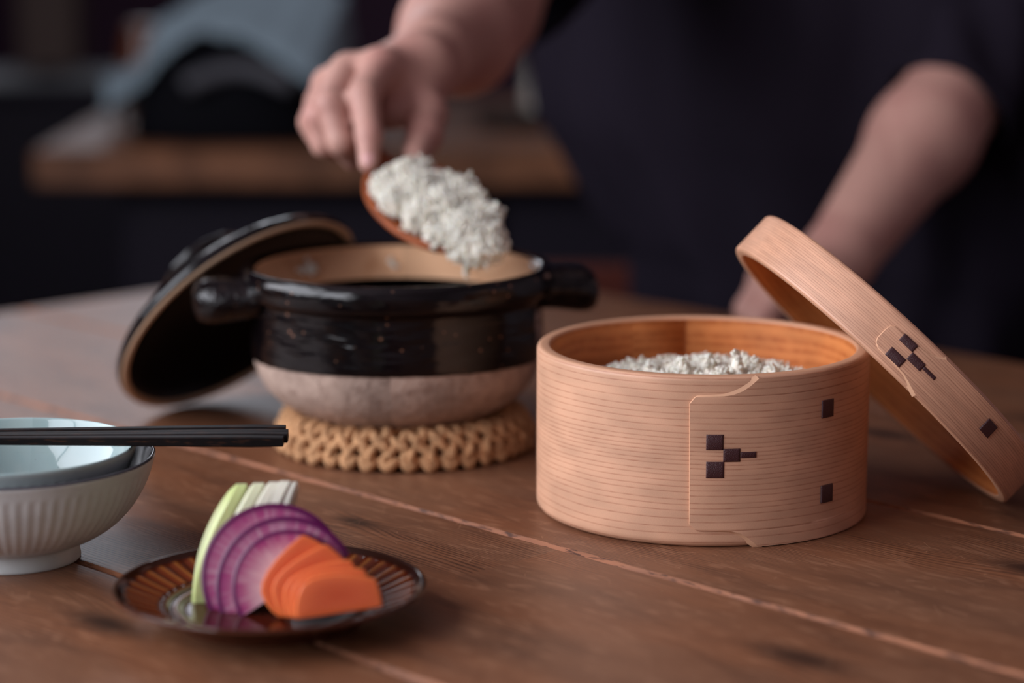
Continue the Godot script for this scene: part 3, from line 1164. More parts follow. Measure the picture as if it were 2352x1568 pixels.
func chopsticks() -> void:
	var x1 := -.1185
	for k in 4:
		var g := G.new()
		var z: float = [-1.2365, -1.2442, -1.2518, -1.2594][k]
		var end: float = x1 + [-.0014, .0002, -.0004, -.0024][k]
		var L := .228
		var rows := []
		var lift: float = [0.0, .0003, .0, .0006][k]
		for i in 14:
			var u := i / 13.0
			var x := end - L * u
			var w := lerpf(.0036, .0017, u)
			var h := lerpf(.0028, .0016, u)
			var e := .0006
			if i == 0: w -= .0004; h -= .0004
			var row := PackedVector3Array()
			for q in [[-w, -h + e], [-w + e, -h], [w - e, -h], [w, -h + e], [w, h - e], [w - e, h], [-w + e, h], [-w, h - e]]:
				row.append(Vector3(x, .0662 + lift + q[1] - (1.0 - u) * .0 + u * -.0008, lerpf(z, -1.2480 + (z + 1.2480) * .55, u) + q[0]))
			rows.append(row)
		g.group = -1
		g.skin(rows, true, func(i, j): return Vector2(j / 13.0 + k * .23, i / 8.0 + k * .3))
		g.fan(rows[0], true)
		g.fan(rows[13])
		var o := part(g, "chopstick", M.ebony)
		tag(o, ["dark ebony chopstick nearest the lens of the four laid across the bowls", "second dark chopstick from the front in the bundle across the bowls", "third dark chopstick from the front in the bundle across the bowls", "farthest dark chopstick of the four laid across the bowls"][k], "chopstick", "chopsticks across the bowls")


# ---------------- plate and pickles
const PLATE := Vector3(-.1181, 0, -1.138)

func pickle_plate() -> void:
	var t := thing("pickle_plate", PLATE, "amber brown glazed plate with fluted rim that holds the sliced vegetables", "plate")
	var top := curve([Vector2(.0004, .0052), Vector2(.030, .0052), Vector2(.0405, .0054), Vector2(.0435, .0062), Vector2(.0450, .0074), Vector2(.0465, .0076), Vector2(.0478, .0070), Vector2(.0492, .0074), Vector2(.0505, .0086), Vector2(.0520, .0090), Vector2(.0560, .0102), Vector2(.0620, .0124), Vector2(.0680, .0148), Vector2(.0710, .0160), Vector2(.0730, .0171), Vector2(.0748, .0179), Vector2(.0760, .0177)], 4)
	var n := 44
	var fl := func(a, j):
		var r: float = top[j].x
		var w := smoothstep(.0522, .0550, r) * (1.0 - smoothstep(.0690, .0712, r))
		return Vector2(0, -.0011 * w * (1.0 - absf(cos(a * n * .5)) ** 1.4))
	var segs := n * 8
	var col := func(i, j):
		var r: float = top[j].x
		var a: float = TAU * i / segs
		var amber := Color(.140, .024, .007)
		var thin := Color(.30, .105, .026)
		var dark := Color(.022, .010, .008)
		var w := smoothstep(.0522, .0550, r) * (1.0 - smoothstep(.0690, .0712, r))
		var ridge := absf(cos(a * n * .5))
		var c := Color(.050, .011, .006)
		c = c.lerp(amber, w * .8)
		c = c.lerp(thin, w * ridge ** 14.0)
		c = c.lerp(dark, w * (1.0 - smoothstep(.0, .35, ridge)) * .6)
		c = c.lerp(dark, maxf(exp(-((r - .0483) / .0010) ** 2), exp(-((r - .0530) / .0014) ** 2)) * .9)
		c = c.lerp(thin, (exp(-((r - .0458) / .0008) ** 2) + exp(-((r - .0512) / .0008) ** 2)) * .35)
		c = c.lerp(dark, smoothstep(.0700, .0722, r) * .75)
		return c
	var g := G.new()
	lathe(g, top, segs, fl, col)
	part(g, "fluted_face", M.amber, t, Vector3(0, -.2, 0))
	g = G.new()
	var under := curve([Vector2(.0760, .0177), Vector2(.0762, .0168), Vector2(.0750, .0158), Vector2(.066, .0118), Vector2(.054, .0066), Vector2(.0475, .0040), Vector2(.0460, .0012), Vector2(.0445, .0), Vector2(.0425, .0012), Vector2(.0410, .0030), Vector2(.0004, .0030)], 4)
	lathe(g, under, 120, null, func(_i, _j): return Color(.085, .026, .014))
	part(g, "underside", M.amber, t, Vector3(0, .2, 0))

# a slice: rows of a half disc; plane basis ex, ey; thick along n
func half_slice(radius: float, squash: float, thick: float, flesh: Callable, rind: Color, sweep := 180.0, start := 0.0, round_ := .82) -> G:
	var g := G.new()
	var n := 64
	var rings := [0.0, .18, .36, .52, .66, .77, .86, .905, .945, .97]
	for side in 2:
		var z := thick * (.5 if side == 0 else -.5)
		var rows := []
		var cols := []
		for j in rings.size() + 1:
			var row := PackedVector3Array()
			var cr := []
			for i in n + 1:
				var a := deg_to_rad(start + sweep * i / n)
				var f: float = rings[mini(j, rings.size() - 1)]
				var zz := z
				if j == rings.size():
					f = 1.0
					zz = z * round_
				row.append(Vector3(radius * f * cos(a), radius * f * sin(a) * squash, zz))
				cr.append(rind if j >= rings.size() else flesh.call(f, i))
			rows.append(row)
			cols.append(cr)
		g.group = 1 + side
		g.skin(rows, false, null, func(i, j): return cols[j][i])
		if side == 1:
			# turn the back face round
			var m := g.P.size() / 2
			for q in range(m, g.P.size(), 3):
				var p := g.P[q + 1]
				g.P[q + 1] = g.P[q + 2]
				g.P[q + 2] = p
				var k := g.K[q + 1]
				g.K[q + 1] = g.K[q + 2]
				g.K[q + 2] = k
	# rind
	g.group = 3
	var ra := PackedVector3Array()
	var rb := PackedVector3Array()
	for i in n + 1:
		var a := deg_to_rad(start + sweep * i / n)
		ra.append(Vector3(radius * cos(a), radius * sin(a) * squash, thick * .5 * round_))
		rb.append(Vector3(radius * cos(a), radius * sin(a) * squash, -thick * .5 * round_))
	g.skin([rb, ra], false, null, func(_i, _j): return rind)
	# flat cut
	g.group = 4
	var fa := PackedVector3Array()
	var fb := PackedVector3Array()
	for q in [0.0, 1.0]:
		for f in [1.0, .6, .3] if q == 0.0 else [0.0, .3, .6, 1.0]:
			var a := deg_to_rad(start + sweep * q)
			var zz := thick * (.5 * round_ if f == 1.0 else .5)
			fa.append(Vector3(radius * f * cos(a), radius * f * sin(a) * squash, zz))
			fb.append(Vector3(radius * f * cos(a), radius * f * sin(a) * squash, -zz))
	var fc: Color = flesh.call(.8, 0)
	g.skin([fa, fb], false, null, func(_i, _j): return fc)
	return g

func lin(r: float, gg: float, b: float) -> Color:
	return Color(r, gg, b).srgb_to_linear()

func pickles() -> void:
	var nn := noise(33, 1.0, 2)
	# pale green radish fan
	var names := ["pale green radish slice with green skin, leftmost of the fan on the plate", "pale white radish slice, second from the left of the pale fan", "pale white radish slice in the middle of the pale fan", "pale white radish slice, fourth from the left of the pale fan", "pale white radish slice, rightmost of the fan behind the purple slices"]
	for k in 5:
		var rind: Color = [lin(.78, .83, .56), lin(.86, .87, .72), lin(.88, .86, .78), lin(.88, .86, .79), lin(.88, .86, .80)][k]
		var flesh := func(f, i):
			return lin(.82, .84, .66).lerp(rind, smoothstep(.75, .98, f)) if k == 0 else lin(.89, .875, .79)
		var g := half_slice(.0170, 3.29, .0083, flesh, rind, 180.0, 0.0, .58)
		# bowed over to the right, as the slices lean on each other
		for i in g.P.size():
			var p := g.P[i]
			var h: float = p.y / .056
			g.P[i] = Vector3(p.x, p.y - (p.z / .00415) ** 2 * .0012 * h * h, p.z + [.0215, .0212, .0200, .0165, .0110][k] * pow(maxf(h, 0.0), 1.75))
		var o := part(g, "radish_slice", M.pickle)
		var yaw := deg_to_rad(6.0 - 3.0 * k)
		# local x -> depth, y -> up, z -> right
		var bz := Vector3(cos(yaw), 0, -sin(yaw))
		var bx := Vector3(-sin(yaw) , 0, -cos(yaw))
		o.transform = Transform3D(Basis(bx, Vector3.UP, bz), Vector3(-.1553 + .0088 * k, .0054 + .0005 * k - .0004 * maxi(0, k - 3) * 3, -1.1630 - .0010 * k))
		tag(o, names[k], "vegetable", "pale radish slices on the plate")
	# purple radish half moons
	var tilt := deg_to_rad(16.0)
	var ex := Vector3.RIGHT
	var ey := Vector3(0, cos(tilt), -sin(tilt))
	var ez := ex.cross(ey)
	var vn := ["large purple radish half moon, rearmost of the three purple slices", "purple radish half moon between the two other purple slices", "smallest purple radish half moon, directly behind the carrots"]
	var spec := [[.0356, 620, 1322, 38.0, .0045], [.0345, 652, 1348, 27.0, .0045], [.0275, 660, 1346, 33.0, .0050]]
	for k in 3:
		var q: Array = spec[k]
		var flesh := func(f, i):
			var streak: float = nn.get_noise_2d(i * 1.1, 7.0 * k) + .6 * nn.get_noise_2d(i * 3.7, 50.0 + k)
			var pale := lin(.80, .66, .69)
			var pink := lin(.62, .13, .40)
			var deep := lin(.34, .01, .27)
			var inner: float = smoothstep(.45 + .25 * streak, .85 + .15 * streak, f)
			var c: Color = pale.lerp(pink, clampf(inner * (.75 + .7 * streak), 0, 1))
			c = c.lerp(lin(.60, .30, .48), smoothstep(.80, .90, f) * .5)
			return c.lerp(deep, smoothstep(.895, .935, f))
		var g := half_slice(q[0], 1.0, q[4], flesh, lin(.38, .03, .31))
		# local origin: disc centre; rotate in its plane, then stand it up
		var rot := deg_to_rad(q[3])
		var bx := ex * cos(rot) + ey * sin(rot)
		var by := -ex * sin(rot) + ey * cos(rot)
		var c := radish_at(q[1], q[2], k, ex, ey, ez)
		var o := part(g, "purple_radish_slice", M.pickle)
		o.transform = Transform3D(Basis(bx, by, ez), c)
		tag(o, vn[k], "vegetable", "purple radish slices on the plate")
	# carrots
	var cn := ["carrot slice standing upright, rearmost of the five carrots", "carrot slice second from the back, tipped against the rearmost", "carrot slice in the middle of the carrot fan", "carrot slice just behind the front one", "front carrot slice lying flattest, nearest the lens"]
	var ang := [76.0, 61.5, 44.0, 35.0, 27.0]
	var sc := [1.02, 1.0, 1.0, 1.02, 1.04]
	for k in 5:
		var g := carrot(.0056)
		var rot := deg_to_rad(ang[k] - 28.7)
		var bx: Vector3 = (ex * cos(rot) + ey * sin(rot)) * sc[k]
		var by: Vector3 = (-ex * sin(rot) + ey * cos(rot)) * sc[k]
		var o := part(g, "carrot_slice", M.pickle)
		var org := Vector3(-.1110 + .0020 * k, .0070, -1.1150) + ez * (-.0062 + .0052 * k) + Vector3(.0002 * k, 0, 0)
		o.transform = Transform3D(Basis(bx, by, ez), org)
		tag(o, cn[k], "vegetable", "carrot slices on the plate")

# where the middle of a half moon stands so that it rests on the plate
func radish_at(px: float, py: float, k: int, ex: Vector3, ey: Vector3, ez: Vector3) -> Vector3:
	var o := Vector3(-.1330, .0060, -1.1158)
	return o + ex * ((px - 540.0) / 4850.0) + ey * ((1424.0 - py) / 4850.0) + ez * (-.0215 + .0050 * k)

func carrot(th: float) -> G:
	var g := G.new()
	var pts := PackedVector2Array()
	# bottom-left, bottom-right, top right corner, bowed top, rounded left shoulder
	for p in [[2, 1], [60, 10], [130, 23], [186, 33], [190, 37], [184, 64], [174, 92], [168, 96], [130, 101], [90, 102], [55, 98], [28, 89], [10, 74], [1, 52], [-3, 28], [-2, 6]]:
		pts.append(Vector2(p[0], p[1]) / 4850.0)
	# bottom edge made level in its own frame
	var n := pts.size()
	var ctr := Vector2(92, 56) / 4850.0
	var rows := []
	for q in [[0.0, .5], [.5, .5], [.90, .5], [.97, .46], [1.0, .36], [1.0, -.36], [.97, -.46], [.90, -.5], [.5, -.5], [0.0, -.5]]:
		var row := PackedVector3Array()
		for p in pts:
			var e: Vector2 = ctr + (p - ctr) * q[0]
			row.append(Vector3(e.x, e.y, th * q[1]))
		rows.append(row)
	for band in 3:
		g.group = band + 1
		g.skin(rows.slice(band * 3, band * 3 + 4), true, null, func(i, j):
			var f: float = [0.0, .5, .90, .97, 1.0, 1.0, .97, .90, .5, 0.0][j + band * 3]
			var c := lin(.74, .30, .165).lerp(lin(.80, .37, .20), f)
			return c.lerp(lin(.90, .47, .235), smoothstep(.88, 1.0, f) * (1.0 if i >= 7 else .5)))
	return g


# ---------------- person
func person() -> void:
	var t := thing("person", Vector3(.30, FLOOR, -2.22), "person in a dark short sleeved shirt, leaning over to serve rice with a spoon", "person")
	var o := -t.position
	var v := func(x, y, z): return Vector3(x, y, z) + o
	var body := G.new()
	# trunk, neck, head, arms down to the wrists: cells of 10 mm
	var rsh: Vector3 = v.call(.10, .47, -2.20)
	var lsh: Vector3 = v.call(.53, .50, -2.30)
	var rel: Vector3 = v.call(-.0275, .2560, -1.935)
	var rwr: Vector3 = v.call(-.0655, .2251, -1.7059)
	var lel: Vector3 = v.call(.4421, .2544, -2.1185)
	var lmid: Vector3 = v.call(.335, .1478, -1.9712)
	var lwr: Vector3 = v.call(.2529, .0686, -1.8544)
	var pel: Vector3 = v.call(.36, .02, -2.30)
	var chest: Vector3 = v.call(.32, .40, -2.26)
	var neck: Vector3 = v.call(.30, .62, -2.19)
	var head: Vector3 = v.call(.275, .73, -2.13)
	nets(body, [
		[pel, chest, .125, .14, .06], [chest, neck, .11, .055, .06], [rsh, lsh, .055, .055, .05], [neck, head, .052, .055, .03],
		[head, head + Vector3(.005, .09, -.02), .082, .088, .03], [head + Vector3(-.03, .0, .035), head + Vector3(-.035, .03, .045), .05, .06, .03], [head + Vector3(-.075, .035, .075), head + Vector3(-.07, .06, .068), .012, .008, .01],
		[head + Vector3(.06, .035, .055), head + Vector3(.06, .055, .05), .014, .014, .01], [head + Vector3(-.06, .035, -.06), head + Vector3(-.06, .055, -.06), .014, .014, .01],
		[rsh, rel, .052, .043, .03], [lsh, lel, .052, .044, .03],
		[pel, v.call(.43, -.30, -2.36), .10, .068, .05], [v.call(.43, -.30, -2.36), v.call(.44, -.66, -2.40), .062, .042, .03], [v.call(.44, -.66, -2.40), v.call(.38, -.685, -2.28), .036, .03, .02],
		[pel, v.call(.24, -.30, -2.44), .10, .068, .05], [v.call(.24, -.30, -2.44), v.call(.22, -.66, -2.50), .062, .042, .03], [v.call(.22, -.66, -2.50), v.call(.15, -.685, -2.38), .036, .03, .02],
	], .014)
	# forearms: 6 mm
	var up1 := rel.lerp(rsh, .25)
	nets(body, [[up1, rel, .045, .045, .02], [rel, rel.lerp(rwr, .35) + Vector3(0, -.004, 0), .0455, .0440, .02], [rel.lerp(rwr, .35) + Vector3(0, -.004, 0), rel.lerp(rwr, .80), .0430, .0275, .02], [rel.lerp(rwr, .80), rwr, .0275, .0235, .015]], .006)
	nets(body, [[lel.lerp(lsh, .25), lel, .046, .046, .02], [lel, lmid, .0450, .0420, .02], [lmid, lwr, .0420, .0285, .02]], .006)
	# right hand
	var W2 := rwr
	var pc: Vector3 = v.call(-.083, .2165, -1.683)
	var iM: Vector3 = v.call(-.0900, .2300, -1.6625)
	var mM: Vector3 = v.call(-.1130, .2262, -1.6719)
	var rM: Vector3 = v.call(-.1275, .2160, -1.685)
	var pM: Vector3 = v.call(-.1345, .2035, -1.7000)
	var iP: Vector3 = v.call(-.0988, .2146, -1.6178)
	var iD: Vector3 = v.call(-.0945, .1899, -1.5975)
	var iT: Vector3 = v.call(-.0946, .1725, -1.5870)
	var mP: Vector3 = v.call(-.1212, .2082, -1.6205)
	var mD: Vector3 = v.call(-.1142, .1843, -1.6117)
	var mT: Vector3 = v.call(-.1075, .1700, -1.6290)
	var rP: Vector3 = v.call(-.1318, .1983, -1.6385)
	var rD: Vector3 = v.call(-.1275, .1805, -1.6361)
	var rT: Vector3 = v.call(-.1200, .1725, -1.6571)
	var pP: Vector3 = v.call(-.1375, .1920, -1.6650)
	var pD: Vector3 = v.call(-.1338, .1835, -1.6630)
	var pT: Vector3 = v.call(-.1275, .1815, -1.6790)
	var tC: Vector3 = v.call(-.0690, .2120, -1.6920)
	var tM: Vector3 = v.call(-.0590, .1975, -1.6651)
	var tI: Vector3 = v.call(-.0595, .1855, -1.6390)
	var tT: Vector3 = v.call(-.0648, .1750, -1.6110)
	var k1 := .0035
	nets(body, [
		[rel.lerp(rwr, .72), W2, .0290, .0240, .012], [W2, pc, .0235, .0190, .012], [W2, iM.lerp(W2, .12), .019, .0120, .012], [W2, mM.lerp(W2, .1), .019, .0120, .012], [W2, rM.lerp(W2, .1), .018, .0115, .012], [W2, pM.lerp(W2, .1), .017, .0105, .012],
		[iM, mM, .0112, .0112, .006], [mM, rM, .0110, .0105, .006], [rM, pM, .0105, .0098, .006],
		[iM, iP, .0122, .0108, k1], [iP, iD, .0106, .0091, k1], [iD, iT, .0089, .0068, k1],
		[mM, mP, .0124, .0112, k1], [mP, mD, .0110, .0096, k1], [mD, mT, .0093, .0074, k1],
		[rM, rP, .0118, .0107, k1], [rP, rD, .0104, .0092, k1], [rD, rT, .0088, .0072, k1],
		[pM, pP, .0106, .0094, k1], [pP, pD, .0092, .0082, k1], [pD, pT, .0078, .0064, k1],
		[W2, tC, .022, .0185, .012], [tC, tM, .0185, .0138, .008], [tM, tI, .0142, .0126, k1], [tI, tT, .0124, .0092, k1], [iM, tC, .0105, .0130, .012],
		[tM, pc, .0090, .0120, .012], [pc, v.call(-.0850, .1985, -1.6630), .0165, .0120, .010],
	], .003)
	# left hand, loosely closed, knuckles up on the table
	var lp: Vector3 = v.call(.2330, .0590, -1.8275)
	var kk := []
	for q in [[.2060, .0580, -1.7870], [.1960, .0595, -1.8040], [.1920, .0555, -1.8240], [.1930, .0480, -1.8420]]: kk.append(v.call(q[0], q[1], q[2]))
	var bl := [[lmid.lerp(lwr, .75), lwr, .0320, .0275, .012], [lwr, lp, .0270, .0210, .012]]
	for i in 4:
		var K: Vector3 = kk[i]
		var r := .0112 - .0006 * i
		bl.append([lwr, K, .018, r, .012])
		var p1 := K + Vector3(-.018 + .002 * i, -.024 + .002 * i, .012)
		var p2 := p1 + Vector3(.004, -.020 + .002 * i, .004)
		var p3 := p2 + Vector3(.015, -.002, -.004)
		bl.append([K, p1, r, r * .92, k1]); bl.append([p1, p2, r * .9, r * .82, k1]); bl.append([p2, p3, r * .8, r * .66, k1])
		if i: bl.append([kk[i - 1], K, r, r, .006])
	bl.append([lwr, v.call(.236, .036, -1.800), .020, .0150, .012])
	bl.append([v.call(.236, .036, -1.800), v.call(.222, .022, -1.774), .0140, .0112, .005])
	bl.append([v.call(.222, .022, -1.774), v.call(.204, .013, -1.767), .0110, .0082, k1])
	nets(body, bl, .0032)
	part(body, "body", M.skin, t)
	# nails of the index finger and thumb
	for q in [[iD, iT, Vector3(.05, .35, .9), .0062], [tI, tT, Vector3(.85, .30, .42), .0066]]:
		var g := G.new()
		var pf := PackedVector2Array()
		for i in 7:
			var a := PI * .5 * i / 6.0
			pf.append(Vector2(maxf(.0002, sin(a)), cos(a) * .32))
		lathe(g, pf, 16)
		g.fan(ring_at(1.0, 0.0, 16))
		var d: Vector3 = (q[1] - q[0]).normalized()
		var nrm: Vector3 = (q[2] - d * q[2].dot(d)).normalized()
		var w: float = q[3]
		g.moved(Transform3D(Basis(d.cross(nrm) * w * .72, nrm * w, d * w * 1.05), q[0].lerp(q[1], .92) + nrm * .0052))
		part(g, "fingernail", M.nail, t)
	# shirt: body of it, with folds
	var fold := noise(201, 1.0, 2)
	var g := G.new()
	var rows := []
	var lev := [[-.30, .39, -2.31, .25, .15], [-.16, .38, -2.29, .254, .155], [-.02, .370, -2.27, .268, .16], [.02, .355, -2.265, .290, .16], [.09, .333, -2.255, .3215, .165], [.15, .315, -2.25, .347, .168], [.26, .315, -2.25, .345, .165], [.38, .315, -2.25, .310, .155], [.47, .315, -2.25, .25, .13], [.53, .31, -2.24, .150, .095], [.575, .305, -2.22, .085, .080], [.56, .305, -2.22, .078, .073]]
	var cyv := [PackedVector2Array(), PackedVector2Array(), PackedVector2Array(), PackedVector2Array()]
	for c in 4:
		var pts := []
		for q in lev: pts.append(Vector2(q[c + 1], q[0]))
		cyv[c] = curve(pts, 5)
	var rho := deg_to_rad(40.0)
	var eu := Vector3(cos(rho), 0, sin(rho))
	var ev := Vector3(-sin(rho), 0, cos(rho))
	for j in cyv[0].size():
		var row := PackedVector3Array()
		var y: float = cyv[0][j].y
		for i in 110:
			var a := TAU * i / 110.0
			var dr := Vector3.ZERO
			var rad_ := 1.0
			var f: float = fold.get_noise_3d(cos(a) * 2.4 + y * 1.2, y * 1.6, sin(a) * 2.4) * .040 + .013 * sin(a * 17.0 + y * 9.0 + 2.0 * fold.get_noise_2d(y * 4.0, a * 2.0)) * clampf((.35 - y) * 2.0, .15, 1.0)
			var p: Vector3 = Vector3(cyv[0][j].x, y, cyv[1][j].x) + eu * cos(a) * (cyv[2][j].x + f) + ev * sin(a) * (cyv[3][j].x + f)
			row.append(p + o)
		rows.append(row)
	g.skin(rows, true)
	# sleeves, open at the cuff, each with an inner face
	var cuffs := [
		[[v.call(.13, .46, -2.22), .092], [v.call(.06, .385, -2.12), .086], [v.call(.005, .312, -2.02), .076], [v.call(-.012, .280, -1.975), .070]],
		[[v.call(.50, .49, -2.30), .090], [v.call(.475, .38, -2.24), .084], [v.call(.447, .272, -2.135), .072], [v.call(.410, .218, -2.075), .064], [v.call(.386, .190, -2.040), .0585], [v.call(.361, .164, -2.008), .0555]]]
	for q in cuffs:
		var n: int = q.size()
		var rr := []
		for pass_ in 2:
			for jj in n * 4 - 3:
				var u: float = jj / 4.0 if pass_ == 0 else (n - 1) - jj / 4.0
				var i0 := mini(int(u), n - 2)
				var c: Vector3 = q[i0][0].lerp(q[i0 + 1][0], u - i0)
				var rad_: float = lerpf(q[i0][1], q[i0 + 1][1], u - i0) - (.0035 if pass_ else 0.0)
				var d: Vector3 = (q[i0 + 1][0] - q[i0][0]).normalized()
				var x := Vector3.UP.cross(d).normalized()
				var yv := d.cross(x)
				var row := PackedVector3Array()
				for i in 40:
					var a := TAU * i / 40.0
					var f: float = .006 * sin(a * 5.0 + u * 3.0) * (0.3 if u > n - 1.4 else 1.0)
					row.append(c + (x * cos(a) + yv * sin(a)) * (rad_ + f))
				rr.append(row)
		g.skin(rr, true)
	part(g, "shirt", M.shirt, t)
	g = G.new()
	nets(g, [[pel + Vector3(0, -.02, 0), v.call(.43, -.30, -2.36), .135, .09, .05], [v.call(.43, -.30, -2.36), v.call(.44, -.63, -2.40), .088, .075, .03], [pel + Vector3(0, -.02, 0), v.call(.24, -.30, -2.44), .135, .09, .05], [v.call(.24, -.30, -2.44), v.call(.22, -.63, -2.50), .088, .075, .03]], .018)
	part(g, "trousers", M.cloth_dark, t)
	g = G.new()
	nets(g, [[head + Vector3(.02, .10, -.03), head + Vector3(.035, .02, -.045), .096, .088, .03], [head + Vector3(-.01, .13, .0), head + Vector3(.04, .12, -.05), .07, .08, .03]], .012)
	part(g, "hair", M.hair, t)


func spoon_and_rice() -> void:
	var N := Vector3(-.0827, .1716, -1.5985)
	var T := Vector3(-.0251, .1269, -1.5143)
	var a := (T - N).normalized()
	var nrm := Vector3.UP
	nrm = (nrm - a * nrm.dot(a)).normalized()
	nrm = nrm.rotated(a, deg_to_rad(11.0))
	var w := a.cross(nrm).normalized()
	var t := thing("rice_scoop", N - nrm * .001, "reddish brown wooden rice scoop held in the hand above the pot", "scoop")
	var bas := Basis(w, nrm, a)      # x across, y up from the blade, z towards its tip
	t.basis = bas
	# blade: a shallow dish with a rim
	var g := G.new()
	var rows := []
	for side in 2:
		for j in 9:
			var f: float = j / 8.0 if side == 0 else 1.0 - j / 8.0
			var row := PackedVector3Array()
			for i in 48:
				var an := TAU * i / 48.0
				var rx := .0360 * f
				var rz := (.056 if sin(an) > 0 else .055) * f
				var x := rx * signf(cos(an)) * absf(cos(an)) ** .85
				var z := .054 + rz * sin(an)
				var dish := -.0095 * (1.0 - f * f)
				row.append(Vector3(x, dish + (.0018 if side == 0 else -.0022 - .0010 * (1.0 - f)), z))
			rows.append(row)
	g.skin(rows, true)
	part(g, "scoop_blade", M.spoon, t)
	g = G.new()
	rows = []
	for q in [[.012, .013, .0022], [.004, .0100, .0030], [-.010, .0078, .0034], [-.035, .0072, .0034], [-.065, .0080, .0034], [-.085, .0088, .0032], [-.092, .0070, .0026], [-.094, .0004, .0004]]:
		var row := PackedVector3Array()
		for i in 20:
			var an := TAU * i / 20.0
			row.append(Vector3(q[1] * cos(an), q[2] * sin(an) - .001, q[0]))
		rows.append(row)
	g.skin(rows, true)
	g.fan(rows[0], true)
	part(g, "handle", M.spoon, t)
	# heap of rice on it: lumps along the blade
	var core := G.new()
	var lumps := []
	for q in [[-.0815, .1597, -1.5662, .0112], [-.0696, .1650, -1.5775, .0108], [-.0613, .1681, -1.5832, .0074], [-.0745, .1520, -1.5523, .0115], [-.0611, .1557, -1.5605, .0164], [-.0471, .1578, -1.5660, .0119], [-.0328, .1585, -1.5610, .0085], [-.0585, .1440, -1.5355, .0118], [-.0436, .1468, -1.5415, .0168], [-.0269, .1493, -1.5440, .0123], [-.0142, .1452, -1.5331, .0083], [-.0445, .1350, -1.5207, .0105], [-.0293, .1343, -1.5208, .0160], [-.0160, .1333, -1.5176, .0116], [-.0209, .1249, -1.5089, .0093], [-.0113, .1254, -1.5090, .0060], [-.0313, .1245, -1.5078, .0060]]:
		var c := Vector3(q[0], q[1], q[2])
		lumps.append([c, c + Vector3(.0005, 0, 0), q[3] * .94, q[3] * .94, .005])
	nets(core, lumps, .0032)
	var spots := []
	var seen := {}
	for i in range(0, core.P.size(), 3):
		var c := (core.P[i] + core.P[i + 1] + core.P[i + 2]) / 3.0
		var n := (core.P[i + 2] - core.P[i]).cross(core.P[i + 1] - core.P[i]).normalized()
		if rng.randf() < .75:
			spots.append([c + n * rng.randf_range(-.0012, .0012), n])
		if rng.randf() < .07:
			spots.append([c + n * rng.randf_range(.0012, .0034), n + Vector3(rng.randfn(), rng.randfn(), rng.randfn())])
	var drip := Vector3(-.0285, .1190, -1.5120)
	for i in 14:
		spots.append([drip + Vector3(rng.randfn(0, .0012), -.0012 * i + .006, rng.randfn(0, .0012)), Vector3(1, .1, .2)])
	var o := part(core, "cooked_rice", M.rice_core)
	o.set_meta("kind", "stuff")
	tag(o, "white clump of cooked rice heaped on the wooden scoop in mid air", "rice")
	grains(spots, o)


